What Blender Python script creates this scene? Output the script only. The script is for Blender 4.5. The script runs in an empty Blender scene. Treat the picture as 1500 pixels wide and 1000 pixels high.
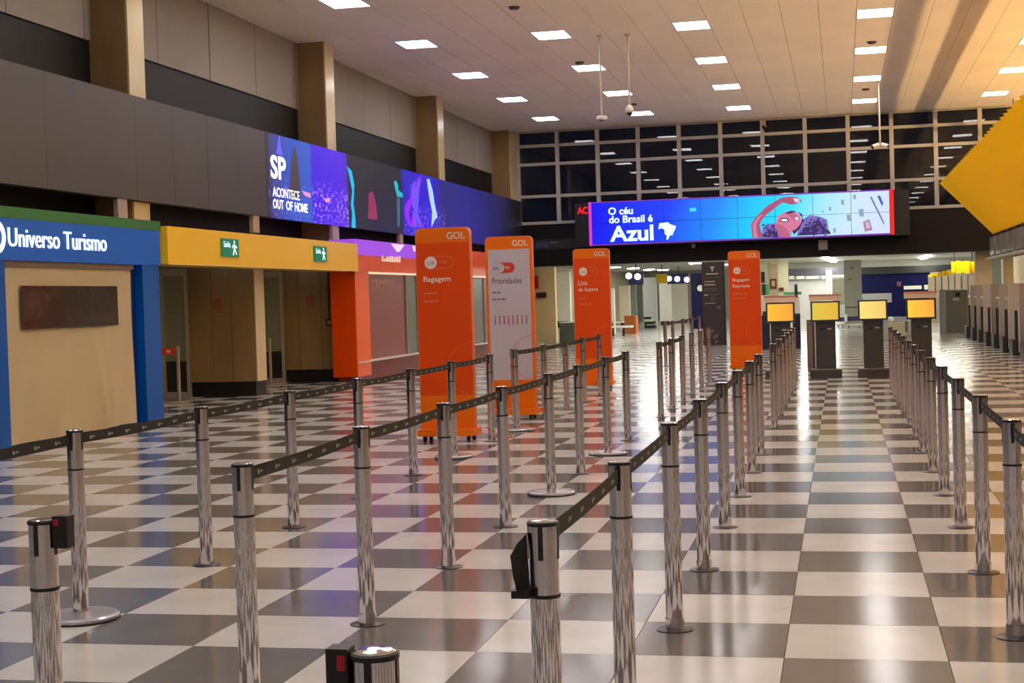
import bpy, bmesh, math, random
from mathutils import Matrix, Vector
random.seed(7)
scene = bpy.context.scene
COL = scene.collection

# ------------------------------------------------------------------ camera
F_PX, YAW, PITCH, ROLL = 2221.6, 0.214931, -0.027522, -0.030342
CAM = Vector((0.26614, -6.26418, 1.4997))
_cy, _sy, _cp, _sp = math.cos(YAW), math.sin(YAW), math.cos(PITCH), math.sin(PITCH)
FWD = Vector((-_sy*_cp, _cy*_cp, _sp))
_r0 = Vector((_cy, _sy, 0)); _u0 = _r0.cross(FWD)
RGT = _r0*math.cos(ROLL) + _u0*math.sin(ROLL)
UPV = -_r0*math.sin(ROLL) + _u0*math.cos(ROLL)
cd = bpy.data.cameras.new('camera'); cam = bpy.data.objects.new('camera', cd); COL.objects.link(cam)
cd.sensor_width = 36; cd.lens = F_PX/1500*36; cd.clip_start = .05; cd.clip_end = 300
m = Matrix((RGT, UPV, -FWD)).transposed().to_4x4(); m.translation = CAM
cam.matrix_world = m; scene.camera = cam

# ------------------------------------------------------------------ world + exposure
w = bpy.data.worlds.new('night'); scene.world = w; w.use_nodes = True
w.node_tree.nodes['Background'].inputs[0].default_value = (.004, .005, .009, 1)
w.node_tree.nodes['Background'].inputs[1].default_value = 1
vs = scene.view_settings
vs.view_transform = 'Standard'; vs.look = 'None'; vs.gamma = 1; vs.use_curve_mapping = False
vs.exposure = 0.0
LAMP = 20.0        # radiance of the recessed ceiling panels
COVE = 320.0        # radiance of the warm cove tube above the check-in canopy

# ------------------------------------------------------------------ pixel helpers (1500x1000 frame)
def ray(x, y):
    return FWD*F_PX + RGT*(x-750) + UPV*(500-y)
def onY(x, y, Y):
    d = ray(x, y); return CAM + d*((Y-CAM.y)/d.y)
def onX(x, y, X):
    d = ray(x, y); return CAM + d*((X-CAM.x)/d.x)
def onZ(x, y, Z=0):
    d = ray(x, y); return CAM + d*((Z-CAM.z)/d.z)
def project(p):
    d = Vector(p)-CAM; k = d.dot(FWD)
    if k < .05: return None
    return 750+F_PX*d.dot(RGT)/k, 500-F_PX*d.dot(UPV)/k

# ------------------------------------------------------------------ materials
def lin(c):
    return tuple((v/255/12.92) if v/255 <= .04045 else ((v/255+.055)/1.055)**2.4 for v in c)
MATS = {}
def mat(name, col, rough=.5, metal=0, spec=.5, emit=None, estr=0, noise=None, bump=None, coat=0):
    """col: sRGB 0-255.  noise=(scale xyz, amount): tonal variation;  bump=(scale xyz, strength)"""
    if name in MATS: return MATS[name]
    M = bpy.data.materials.new(name); M.use_nodes = True
    nt = M.node_tree; b = nt.nodes['Principled BSDF']
    c = lin(col)+(1,)
    b.inputs['Base Color'].default_value = c
    b.inputs['Roughness'].default_value = rough
    b.inputs['Metallic'].default_value = metal
    b.inputs['Specular IOR Level'].default_value = spec
    b.inputs['Coat Weight'].default_value = coat
    if emit is not None:
        b.inputs['Emission Color'].default_value = lin(emit)+(1,)
        b.inputs['Emission Strength'].default_value = estr
    def tex(scale):
        g = nt.nodes.new('ShaderNodeNewGeometry'); mp = nt.nodes.new('ShaderNodeMapping'); n = nt.nodes.new('ShaderNodeTexNoise')
        mp.inputs['Scale'].default_value = scale; n.inputs['Scale'].default_value = 1; n.inputs['Detail'].default_value = 5
        nt.links.new(g.outputs['Position'], mp.inputs[0]); nt.links.new(mp.outputs[0], n.inputs['Vector']); return n
    if noise:
        n = tex(noise[0]); r = nt.nodes.new('ShaderNodeValToRGB')
        a = noise[1]
        r.color_ramp.elements[0].position = .3; r.color_ramp.elements[1].position = .7
        r.color_ramp.elements[0].color = tuple(v*(1-a) for v in c[:3])+(1,)
        r.color_ramp.elements[1].color = tuple(min(1, v*(1+a)) for v in c[:3])+(1,)
        nt.links.new(n.outputs['Fac'], r.inputs[0]); nt.links.new(r.outputs[0], b.inputs['Base Color'])
    if bump:
        n = tex(bump[0]); bp = nt.nodes.new('ShaderNodeBump'); bp.inputs['Strength'].default_value = bump[1]; bp.inputs['Distance'].default_value = .01
        nt.links.new(n.outputs['Fac'], bp.inputs['Height']); nt.links.new(bp.outputs[0], b.inputs['Normal'])
    MATS[name] = M; return M
def glow(name, col, s=1.0):
    """light emitting print or lamp face (dark body, emission only)"""
    return mat(name, (8, 8, 8), .4, emit=col, estr=s)

WHITE_TILE = mat('white floor tile', (207, 204, 200), .18, spec=.27, noise=((2.2, 2.2, 1), .09))
DARK_TILE = mat('grey floor tile', (112, 109, 108), .14, spec=.3, noise=((2.2, 2.2, 1), .08))
GROUT = mat('grout', (88, 82, 76), .7)
CEIL = mat('ceiling panel', (236, 229, 219), .65, noise=((.8, .5, 1), .05))
CEILGAP = mat('ceiling gap', (60, 52, 45), .9)
CHROME = mat('chrome', (224, 219, 223), .12, 1)
CHROME_FILM = mat('chrome under film', (226, 221, 225), .07, 1, bump=((30, 30, 4), .14))
BLACK = mat('black plastic', (20, 18, 20), .4)
BELT = mat('black belt webbing', (24, 23, 22), .75)
MARK = mat('belt print', (150, 155, 140), .7)
STEEL_BASE = mat('pale steel base', (190, 186, 196), .25, .6)
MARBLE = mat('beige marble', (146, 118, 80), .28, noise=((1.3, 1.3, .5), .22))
MARBLE_LIT = mat('lit beige marble', (208, 188, 146), .25, noise=((1.3, 1.3, .5), .12))  # same marble, with the light on hall-side faces put into the colour
BOARD = mat('grey wall board', (150, 143, 134), .6)
DARKWALL = mat('charcoal wall', (12, 11, 12), .5, spec=.3)
BLACKWALL = mat('black wall', (13, 12, 14), .55, spec=.25)
LEDOFF = mat('led panel', (66, 60, 60), .42, noise=((.2, 1.2, .3), .08))
STEEL = mat('painted steel', (150, 142, 126), .5)
NIGHTGLASS = None

# ------------------------------------------------------------------ mesh builder
class MB:
    def __init__(s): s.v = []; s.f = []; s.sm = []; s.round = False
    def quad(s, a, b, c, d):
        n = len(s.v); s.v += [tuple(a), tuple(b), tuple(c), tuple(d)]; s.f.append((n, n+1, n+2, n+3)); s.sm.append(False); return s
    def box(s, x0, x1, y0, y1, z0, z1):
        n = len(s.v)
        s.v += [(x0,y0,z0),(x1,y0,z0),(x1,y1,z0),(x0,y1,z0),(x0,y0,z1),(x1,y0,z1),(x1,y1,z1),(x0,y1,z1)]
        for q in ((0,3,2,1),(4,5,6,7),(0,1,5,4),(1,2,6,5),(2,3,7,6),(3,0,4,7)): s.f.append(tuple(n+i for i in q)); s.sm.append(False)
        return s
    def lathe(s, x, y, prof, seg=20, smooth=True):
        """each profile segment and each end cap has rings of its own, so edges stay crisp"""
        s.round = True
        def ring(r, z):
            n = len(s.v)
            for k in range(seg):
                a = 2*math.pi*k/seg; s.v.append((x+r*math.cos(a), y+r*math.sin(a), z))
            return n
        for (r0, z0), (r1, z1) in zip(prof[:-1], prof[1:]):
            n, m_ = ring(r0, z0), ring(r1, z1)
            for k in range(seg):
                k2 = (k+1) % seg; s.f.append((n+k, n+k2, m_+k2, m_+k)); s.sm.append(smooth)
        n = ring(*prof[0]); s.f.append(tuple(n+k for k in reversed(range(seg)))); s.sm.append(False)
        n = ring(*prof[-1]); s.f.append(tuple(n+k for k in range(seg))); s.sm.append(False)
        return s
    def tube(s, a, b, r, seg=10):
        a, b = Vector(a), Vector(b); d = (b-a).normalized(); u = d.orthogonal().normalized(); v = d.cross(u); s.round = True
        def ring(p):
            n = len(s.v)
            for k in range(seg):
                t = 2*math.pi*k/seg; s.v.append(tuple(p+u*r*math.cos(t)+v*r*math.sin(t)))
            return n
        n, m_ = ring(a), ring(b)
        for k in range(seg):
            k2 = (k+1) % seg; s.f.append((n+k, n+k2, m_+k2, m_+k)); s.sm.append(True)
        n = ring(a); s.f.append(tuple(n+k for k in reversed(range(seg)))); n = ring(b); s.f.append(tuple(n+k for k in range(seg))); s.sm += [False, False]
        return s
    def prism(s, poly, o, u, v, w):
        """polygon (a,b) in plane o+a*u+b*v, extruded by vector w"""
        o, u, v, w = Vector(o), Vector(u), Vector(v), Vector(w); n = len(s.v); k = len(poly)
        for a, b in poly: s.v.append(tuple(o+u*a+v*b))
        for a, b in poly: s.v.append(tuple(o+u*a+v*b+w))
        s.f.append(tuple(range(n, n+k))); s.f.append(tuple(range(n+2*k-1, n+k-1, -1))); s.sm += [False, False]
        for i in range(k):
            j = (i+1) % k; s.f.append((n+i, n+k+i, n+k+j, n+j)); s.sm.append(False)
        return s
    def mesh(s, name, m, off=(0,0,0)):
        keep = s.round
        me = bpy.data.meshes.new(name)
        me.from_pydata([(a-off[0], b-off[1], c-off[2]) for a, b, c in s.v], [], s.f)
        me.polygons.foreach_set('use_smooth', s.sm)
        bm = bmesh.new(); bm.from_mesh(me); bmesh.ops.recalc_face_normals(bm, faces=[f for f in bm.faces if not keep]); bm.to_mesh(me); bm.free()
        if m: me.materials.append(m)
        me.update(); return me
    def build(s, name, m, parent=None):
        off = Vector((0,0,0)); p = parent
        while p: off += p.location; p = p.parent
        return link(name, s.mesh(name, m, off), parent)
def link(name, data, parent=None, loc=(0,0,0)):
    o = bpy.data.objects.new(name, data); COL.objects.link(o); o.parent = parent; o.location = loc; return o
def tag(o, label, cat, group=None):
    o['label'] = label; o['category'] = cat
    if group: o['group'] = group
    return o
def thing(name, label, cat, loc, group=None):
    return tag(link(name, None, None, loc), label, cat, group)
def struct(o):
    o['kind'] = 'structure'; return o
def bx(name, m, parent, *b):
    return MB().box(*b).build(name, m, parent)
def duplicate(root, loc):
    r = root.copy(); COL.objects.link(r); r.location = loc
    for ch in root.children:
        c = ch.copy(); COL.objects.link(c); c.parent = r
        for g in ch.children:
            d = g.copy(); COL.objects.link(d); d.parent = c
    return r
_fc = {}
def text(name, s, o, u, v, width, height, m, parent, depth=0.0, bold=0.0, nrm=None):
    """lettering fitted into width x height (metres) from corner o along unit u (reading) and v (up)"""
    cu = bpy.data.curves.new('t', 'FONT'); cu.body = s; cu.size = 1; cu.offset = bold; cu.resolution_u = 3
    to = bpy.data.objects.new('t', cu); COL.objects.link(to); bpy.context.view_layer.update()
    dg = bpy.context.evaluated_depsgraph_get(); me = to.evaluated_get(dg).to_mesh()
    vs_ = [tuple(q.co) for q in me.vertices]; fs = [tuple(p.vertices) for p in me.polygons]
    to.evaluated_get(dg).to_mesh_clear(); bpy.data.objects.remove(to); bpy.data.curves.remove(cu)
    x0 = min(a[0] for a in vs_); x1 = max(a[0] for a in vs_); y0 = min(a[1] for a in vs_); y1 = max(a[1] for a in vs_)
    o, u, v = Vector(o), Vector(u), Vector(v); n = nrm or u.cross(v)
    b = MB()
    P = [o+u*((a[0]-x0)/(x1-x0)*width)+v*((a[1]-y0)/(y1-y0)*height) for a in vs_]
    b.v = [tuple(p+n*depth) for p in P]; b.f = fs; b.sm = [False]*len(fs)
    if depth > 0:
        k = len(b.v); b.v += [tuple(p) for p in P]
        cnt = {}
        for f in fs:
            for i in range(len(f)):
                e = (f[i], f[(i+1) % len(f)]); cnt[frozenset(e)] = cnt.get(frozenset(e), []) + [e]
        for es in cnt.values():
            if len(es) == 1:
                a, c = es[0]; b.f.append((a, c, c+k, a+k)); b.sm.append(False)
    return b.build(name, m, parent)
X_, Y_, Z_ = Vector((1,0,0)), Vector((0,1,0)), Vector((0,0,1))

# ================================================================== FLOOR
T = .65
floor = struct(bx('floor', GROUT, None, -12.6, 12.2, -14, 92, -.1, -.006))
def tile_mb(b, x, y, s=.0016):
    n = len(b.v); z0 = -.006; c = .0012
    a = [(x+s,y+s),(x+T-s,y+s),(x+T-s,y+T-s),(x+s,y+T-s)]
    q = [(x+s+c,y+s+c),(x+T-s-c,y+s+c),(x+T-s-c,y+T-s-c),(x+s+c,y+T-s-c)]
    b.v += [(p[0],p[1],z0) for p in a] + [(p[0],p[1],-.0008) for p in a] + [(p[0],p[1],0) for p in q]
    b.f.append((n+8,n+9,n+10,n+11))
    for i in range(4):
        j = (i+1) % 4; b.f += [(n+i,n+j,n+4+j,n+4+i),(n+4+i,n+4+j,n+8+j,n+8+i)]
    b.sm += [False]*9
tiles = []
for i in range(-19, 18):
    for j in range(-21, 140):
        c = ((i+.5)*T, (j+.5)*T, 0); p = project(c); d = (Vector(c)-CAM).length
        vis = p is not None and -60 < p[0] < 1560 and p[1] < 1060
        tiles.append((0 if vis else 1, d, i, j))
tiles.sort()
tm = {}
for k, m_ in ((0, WHITE_TILE), (1, DARK_TILE)):
    b = MB(); tile_mb(b, 0, 0); tm[k] = b.mesh('floor_tile', m_)
rest = {0: MB(), 1: MB()}
for n, (vz, d, i, j) in enumerate(tiles):
    k = (i+j) % 2
    if n < 300: link('floor_tile', tm[k], floor, (i*T, j*T, 0))
    else: tile_mb(rest[k], i*T, j*T)
for k, m_ in ((0, WHITE_TILE), (1, DARK_TILE)):
    o = rest[k].build('floor_tiles', m_, floor); o['kind'] = 'stuff'

# ================================================================== CEILING
ZC = 6.65; PX, PY = .685, .9; CX0, CY0 = -.03, 23.1-.45
ceiling = struct(bx('ceiling', CEILGAP, None, -10.3, 12.2, -14, 40.2, ZC+.03, ZC+.2))
lamp_cols = [-8.255+PX/2-.0+.0, ]
def col_center(i): return CX0+(i+.5)*PX
LC = [-12, -8, -4, 1, 6]
LR = list(range(-35, 20, 5))
b = MB(); b.box(-PX/2+.004, PX/2-.004, -PY/2+.0015, PY/2-.0015, 0, .03); ctile = b.mesh('ceiling_tile', CEIL)
cells = []
for i in range(-15, 17):
    for j in range(-41, 20):
        if i in LC and j in LR: continue
        c = (col_center(i), CY0+(j+.5)*PY, ZC)
        if c[1] > 40-PY/2: continue
        p = project(c); vis = p is not None and -40 < p[0] < 1540 and p[1] > -30
        cells.append((0 if vis else 1, (Vector(c)-CAM).length, c))
cells.sort()
rb = MB()
for n, (vz, d, c) in enumerate(cells):
    if n < 300: link('ceiling_tile', ctile, ceiling, c)
    else: rb.box(c[0]-PX/2+.004, c[0]+PX/2-.004, c[1]-PY/2+.0015, c[1]+PY/2-.0015, ZC, ZC+.03)
o = rb.build('ceiling_tiles', CEIL, ceiling); o['kind'] = 'stuff'
bx('ceiling_edge', CEIL, ceiling, -10.3, 12.2, 39.6, 40.2, ZC, ZC+.03)
LAMPM = mat('lamp diffuser', (240, 240, 240), .5, emit=(250, 247, 247), estr=LAMP)
LAMPFR = mat('lamp frame', (225, 222, 216), .4)
lt = thing('ceiling_light', 'white rectangular panel lamp recessed in the tiled ceiling', 'ceiling light', (0, 0, 0), 'panel lamps in the ceiling')
fr = MB(); hx, hy = PX/2-.004, PY/2-.002
for a in ((-hx, -hx+.02, -hy, hy), (hx-.02, hx, -hy, hy), (-hx+.02, hx-.02, -hy, -hy+.02), (-hx+.02, hx-.02, hy-.02, hy)): fr.box(*a, -.006, .03)
fr.build('frame', LAMPFR, lt)
bx('diffuser', LAMPM, lt, -hx+.02, hx-.02, -hy+.02, hy-.02, .002, .012)
ORD = ['first', 'second', 'third', 'fourth', 'fifth', 'sixth', 'seventh', 'eighth', 'ninth', 'tenth', 'eleventh', 'twelfth', 'thirteenth']
LROW = ['row next to the LED fascia', 'second row from the LED fascia', 'row beside the hanging cameras', 'row above the kiosk lane', 'row above the yellow canopy']
first = True
for q, j in enumerate(reversed(LR)):
    for a, i in enumerate(LC):
        loc = (col_center(i), CY0+(j+.5)*PY, ZC)
        if first: lt.location = loc; first = False; o = lt
        else: o = duplicate(lt, loc)
        o['label'] = 'white ceiling panel lamp, '+ORD[q]+' from the night windows, '+LROW[a]
# small dark detectors beside the lamps
for n, (x, y) in enumerate(((753, 10), (849, 91), (928, 152), (1277, 61), (1268, 130))):
    p = onZ(x, y, ZC)
    MBd = MB().lathe(p.x, p.y, [(.10, ZC-.001), (.10, ZC-.02), (.07, ZC-.045)][::-1], 14)
    r = thing('smoke_detector', 'small dark round ceiling detector '+['farthest from the night windows in the camera row', 'beside the hanging antenna pole', 'beside the dome camera', 'in the kiosk lane lamp row, farther from the windows', 'in the kiosk lane lamp row, nearer the windows'][n], 'detector', (p.x, p.y, ZC), 'ceiling detectors')
    MBd.build('cover', mat('detector grey', (70, 62, 58), .5), r)

# ================================================================== WALLS
wl = struct(bx('wall_left', DARKWALL, None, -10.3, -10.1, -14, 40.6, 2.72, ZC+.03))
seams = [1.0, 3.1, 5.2, 7.3, 9.35, 11.39, 13.45, 15.8, 17.81, 19.87, 21.95, 24.25, 26.27, 28.3, 30.35, 32.65, 34.67, 36.7, 38.85, 40.0]
PILLARS = ((5.2, 5.72), (13.65, 14.15), (22.1, 22.62), (30.55, 31.1), (39.0, 39.93))
for a, c in zip(seams[:-1], seams[1:]):
    runs = [(a+.014, c-.014)]
    for p0, p1 in PILLARS:
        runs = [q for u, v in runs for q in (((u, v),) if p1 <= u or p0 >= v else ((u, p0), (p1, v))) if q[1]-q[0] > .03]
    for u, v in runs: bx('wall_panel', BOARD, wl, -10.1, -10.06+random.uniform(-.004, .004), u, v, 5.35, ZC)
struct(bx('wall_rear', mat('rear wall', (205, 198, 188), .6), None, -12.6, 12.2, -14.2, -14, -.1, ZC+.2))
struct(bx('wall_right', mat('right wall', (84, 80, 74), .7), None, 11.9, 12.1, -14, 92, -.1, ZC+.2))
wb = struct(bx('wall_back', BLACKWALL, None, -10.1, 11.9, 40.0, 40.5, 2.52, 3.80))
bx('soffit_beam', mat('soffit beam', (20, 19, 20), .5), wb, -10.1, 11.9, 40.0, 40.6, 2.50, 2.52)

# night window wall : mullions, rails and panes
G = bpy.data.materials.new('night glass'); G.use_nodes = True
gb = G.node_tree.nodes['Principled BSDF']
gb.inputs['Base Color'].default_value = (.55, .58, .6, 1); gb.inputs['Transmission Weight'].default_value = 1
gb.inputs['Roughness'].default_value = .0; gb.inputs['IOR'].default_value = 1.33
win = struct(thing('window_1', '', '', (0, 40, 3.8))); del win['label']; del win['category']
FRAME = mat('pale window frame', (182, 181, 176), .5)
mx = [-9.47+1.2525*k for k in range(17)]; mz = [3.80, 4.67, 5.66, 6.23, 6.66]
for x in mx: bx('mullion', FRAME, win, x-.06, x+.06, 39.93, 40.12, 3.80, 6.65)
for z in mz[:-1]:
    for x in mx[:-1]:
        h = .045
        bx('rail', FRAME, win, x+.06, x+1.1925, 39.95, 40.10, z+(0 if z < 4 else -h), z+(h*2 if z < 4 else h))
for a, c in zip(mx[:-1], mx[1:]):
    for q, (z0, z1) in enumerate(zip(mz[:-1], mz[1:])):
        bx('pane', G, win, a+.05, c-.05, 40.02, 40.035, z0+.03, z1-.03)

# pillars rising above the LED fascia
pill = []
for n, (a, c) in enumerate(PILLARS):
    nm = ['beside the far end of the dark LED fascia', 'above the blue kiosk and green roof edge', 'above the violet city picture', 'behind the lit bridge picture', 'in the corner by the night windows'][n]
    r = thing('wall_pillar', 'beige marble pillar '+nm, 'pillar', (-9.8, (a+c)/2, 2.72))
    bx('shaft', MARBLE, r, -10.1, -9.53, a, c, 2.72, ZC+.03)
    bx('front_slab', MARBLE_LIT, r, -9.53, -9.5, a, c, 2.72, ZC)

# ================================================================== LED FASCIA ON THE LEFT
FX = -9.4
def led_material():
    M = bpy.data.materials.new('led picture'); M.use_nodes = True; nt = M.node_tree; b = nt.nodes['Principled BSDF']
    b.inputs['Base Color'].default_value = lin((46, 42, 44))+(1,); b.inputs['Roughness'].default_value = .42; b.inputs['Specular IOR Level'].default_value = .25
    g = nt.nodes.new('ShaderNodeNewGeometry'); sx = nt.nodes.new('ShaderNodeSeparateXYZ'); nt.links.new(g.outputs['Position'], sx.inputs[0])
    mr = nt.nodes.new('ShaderNodeMapRange'); mr.inputs['From Min'].default_value = 18; mr.inputs['From Max'].default_value = 40
    nt.links.new(sx.outputs['Y'], mr.inputs[0])
    cr = nt.nodes.new('ShaderNodeValToRGB'); nt.links.new(mr.outputs[0], cr.inputs[0]); e = cr.color_ramp.elements
    stops = [(18.55, (0,0,0)), (18.75, (40,45,120)), (19.5, (30,75,190)), (20.80, (35,90,205)), (20.84, (58,0,225)), (22.0, (70,0,232)), (22.85, (80,20,215)), (23.0, (22,20,34)),
             (26.7, (16,14,34)), (27.0, (30,20,190)), (29.3, (40,10,215)), (30.4, (30,28,120)), (33.0, (24,30,135)), (36.0, (16,24,95)), (38.5, (6,8,24)), (39.9, (3,3,6))]
    while len(e) < len(stops): e.new(.5)
    for q, (y, c) in zip(e, stops): q.position = (y-18)/22; q.color = lin(c)+(1,)
    # city lights in the lower half: violet sparkle
    mp = nt.nodes.new('ShaderNodeMapping'); mp.inputs['Scale'].default_value = (1, 6.5, 13); nt.links.new(g.outputs['Position'], mp.inputs[0])
    no = nt.nodes.new('ShaderNodeTexNoise'); no.inputs['Scale'].default_value = 1.3; no.inputs['Detail'].default_value = 4; nt.links.new(mp.outputs[0], no.inputs['Vector'])
    r2 = nt.nodes.new('ShaderNodeValToRGB'); r2.color_ramp.elements[0].position = .53; r2.color_ramp.elements[0].color = (0,0,0,1); r2.color_ramp.elements[1].position = .68; r2.color_ramp.elements[1].color = (.5,.28,1,1)
    nt.links.new(no.outputs['Fac'], r2.inputs[0])
    mz_ = nt.nodes.new('ShaderNodeMapRange'); mz_.inputs['From Min'].default_value = 3.9; mz_.inputs['From Max'].default_value = 3.6; nt.links.new(sx.outputs['Z'], mz_.inputs[0])
    wy = nt.nodes.new('ShaderNodeValToRGB'); nt.links.new(mr.outputs[0], wy.inputs[0]); we = wy.color_ramp.elements; wy.color_ramp.interpolation = 'CONSTANT'
    ws = [(18, 0), (18.6, .35), (20.83, 1), (22.95, .04), (26.9, .5), (30.6, 0)]
    while len(we) < len(ws): we.new(.5)
    for q, (y, v) in zip(we, ws): q.position = (y-18)/22; q.color = (v,v,v,1)
    m1 = nt.nodes.new('ShaderNodeMix'); m1.data_type = 'RGBA'; m1.blend_type = 'MULTIPLY'; m1.inputs[0].default_value = 1
    nt.links.new(r2.outputs[0], m1.inputs[6]); nt.links.new(wy.outputs[0], m1.inputs[7])
    m2 = nt.nodes.new('ShaderNodeMix'); m2.data_type = 'RGBA'; m2.blend_type = 'ADD'
    nt.links.new(mz_.outputs[0], m2.inputs[0]); nt.links.new(cr.outputs[0], m2.inputs[6]); nt.links.new(m1.outputs[2], m2.inputs[7])
    nt.links.new(m2.outputs[2], b.inputs['Emission Color']); b.inputs['Emission Strength'].default_value = .95
    return M
LEDPIC = led_material()
led = thing('led_fascia', 'long LED screen fascia with a glowing violet night city above the shops', 'led screen', (FX-.2, 25, 3.05))
bx('housing', BLACK, led, FX-.09, FX-.04, 0, 39.93, 3.05, 4.535)
y = 0.0; ys = [-.02+1.24*k for k in range(40)]
for a in [11.08-1.24*9+1.24*k for k in range(33)]:
    e = min(a+1.24, 39.932)
    if a > 39.9: break
    bx('screen_panel', LEDPIC if e > 18.7 else LEDOFF, led, FX-.04, FX+random.uniform(0, .004), a+.002, e-.002, 3.06, 4.53)
for yy in (13.0, 17.9, 22.0, 26.6, 31.2):
    bx('bracket', mat('bracket grey', (170, 150, 140), .5), led, FX-.09, FX-.02, yy, yy+.28, 2.77, 3.06)
# flat print on the LED screen: u runs along +Y seen from the hall
pic = FX+.008
def led_poly(name, pts, m):
    """pts in photo pixels on the LED plane"""
    b = MB(); q = [onX(x, y, pic) for x, y in pts]; n = len(q)
    b.v = [tuple(p) for p in q]; b.f = [tuple(range(n))]; b.sm = [False]; return b.build(name, m, led)
PWHITE = glow('led white', (255, 250, 255), 1.6); PCYAN = glow('led cyan', (0, 190, 235), 1.0); PRED = glow('led red', (165, 40, 85), .8)
PTEAL = glow('led teal', (20, 190, 205), .9); PMAG = glow('led magenta', (150, 30, 240), 1.0); PVIO = glow('led violet', (105, 90, 250), 1.0); PICE = glow('led ice', (175, 205, 250), 1.1)
PGREYT = mat('led dark tower', (80, 76, 92), .5); PPINK = glow('led pink', (235, 150, 200), 1.0)
text('city_initials', 'SP', (pic, 18.72, 3.74), Y_, Z_, .75, .42, PWHITE, led, bold=.03, nrm=X_)
text('slogan', 'ACONTECE', (pic, 18.78, 3.43), Y_, Z_, 1.35, .17, PWHITE, led, bold=.02, nrm=X_)
for wd_, ya_, wl_ in (('OUT', 18.78, .52), ('OF', 19.42, .33), ('HOME', 19.86, .68)): text('slogan', wd_, (pic, ya_, 3.22), Y_, Z_, wl_, .17, PWHITE, led, bold=.02, nrm=X_)
led_poly('tower_print', [(433, 216), (437, 240), (441, 290), (423, 286), (427, 235), (430, 216)], PGREYT)
led_poly('tower_print', [(408, 199), (410, 199), (412, 218), (415, 228), (404, 225), (406, 215)], PVIO)
led_poly('cloud_print', [(442, 279), (455, 283), (455, 290), (447, 287)], PPINK)
led_poly('cloud_print', [(475, 290), (484, 290), (483, 297), (477, 296)], PPINK)
led_poly('curve_print', [(508, 243), (515, 250), (519, 270), (518, 300), (521, 322), (521, 334), (515, 333), (516, 312), (514, 300), (516, 280), (512, 258)], PCYAN)
led_poly('figure_print', [(540, 283), (546, 280), (549, 290), (551, 300), (553, 322), (539, 320), (540, 298)], PRED)
led_poly('figure_print', [(577, 266), (580, 264), (584, 272), (583, 278), (590, 283), (590, 289), (582, 288), (579, 277)], PTEAL)
led_poly('figure_print', [(581, 290), (586, 290), (586, 332), (582, 332)], glow('led dim teal', (60, 110, 120), .8))
led_poly('bridge_print', [(600, 290), (594, 300), (593, 315), (598, 330), (603, 330), (599, 312), (604, 292)], PMAG)
for k in range(5):
    led_poly('bridge_print', [(616-k*3.6, 257+k*3), (618-k*3.6, 257+k*3), (611-k*1.8+ (k % 2)*4, 300), (604+k*4.5, 333), (601+k*4.5, 333), (608-k*1.8, 296)], PVIO if k % 2 else PMAG)
led_poly('bridge_print', [(625, 262), (629, 262), (634, 280), (637, 300), (641, 318), (637, 322), (632, 333), (633, 310), (629, 290)], PICE)

# ================================================================== BLUE TRAVEL KIOSK
BLUE = mat('blue laminate', (0, 86, 172), .35, spec=.3)
BLUESIGN = mat('backlit blue sign', (0, 56, 112), .35, spec=.3, emit=(8, 86, 168), estr=.5)
GREEN = mat('green roof edge', (30, 110, 40), .45)
KX = -8.9
ks = thing('travel_kiosk', 'blue travel agency kiosk with green roof edge and closed beige curtain', 'kiosk', (-9.5, 10.8, 0))
bx('column', BLUE, ks, KX-.35, KX, 8.55, 9.17, 0, 2.12)
bx('column', BLUE, ks, KX-.35, KX, 12.6, 13.1, 0, 2.12)
bx('jamb', mat('dark blue jamb', (8, 44, 120), .4), ks, KX-.4, KX-.12, 12.36, 12.6, 0, 2.12)
bx('sign_board', BLUESIGN, ks, KX-.4, KX+.02, 6.8, 13.12, 2.12, 2.59)
bx('roof_edge', GREEN, ks, KX-.5, KX+.03, 6.8, 13.14, 2.59, 2.72)
bx('side_wall', BLUE, ks, -10.1, KX-.35, 13.0, 13.1, 0, 2.6)
bx('side_wall', BLUE, ks, -10.1, KX-.35, 6.8, 6.9, 0, 2.6)
bx('roof', mat('kiosk roof', (60, 58, 56), .7), ks, -10.1, KX-.5, 6.8, 13.1, 2.6, 2.7)
bx('back_wall', mat('kiosk back', (110, 100, 88), .7), ks, -10.15, -10.1, 6.8, 13.1, 0, 2.6)
SIGNW = glow('white sign letter', (225, 240, 255), 1.35)
text('sign_letters', 'Universo Turismo', (KX+.022, 9.22, 2.27), Y_, Z_, 2.33, .215, SIGNW, ks, depth=.015, nrm=X_)
b = MB()
for k in range(24):
    t0, t1 = 2*math.pi*k/24, 2*math.pi*(k+1)/24
    P = lambda r, t: (KX+.03, 8.98+r*1.0*math.cos(t), 2.37+r*math.sin(t))
    b.quad(P(.11, t0), P(.19, t0), P(.19, t1), P(.11, t1))
b.build('sign_emblem', SIGNW, ks)
# curtain: rippled sheet with a clear plastic window
CURT = mat('beige curtain fabric', (192, 172, 134), .8)
b = MB(); ny, nz = 60, 16; y0, y1, z0, z1 = 9.19, 12.37, .02, 2.07
def cx(y, z):
    t = (y-y0)/(y1-y0); h = (2.07-z)/2.05
    return KX-.06+.022*math.sin(t*17+h*2.6)*h+.010*math.sin(t*41+1+h*5)*h+.045*h*math.exp(-((t-.6-.12*h)/.035)**2)*min(1, h*2)+.03*h*math.exp(-((t-.72-.1*h)/.03)**2)
for a in range(ny+1):
    for c in range(nz+1):
        yy = y0+(y1-y0)*a/ny; zz = z0+(z1-z0)*c/nz; b.v.append((cx(yy, zz), yy, zz))
for a in range(ny):
    for c in range(nz):
        n = a*(nz+1)+c; b.f.append((n, n+nz+1, n+nz+2, n+1)); b.sm.append(True)
cur = b.build('curtain', CURT, ks)
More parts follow.
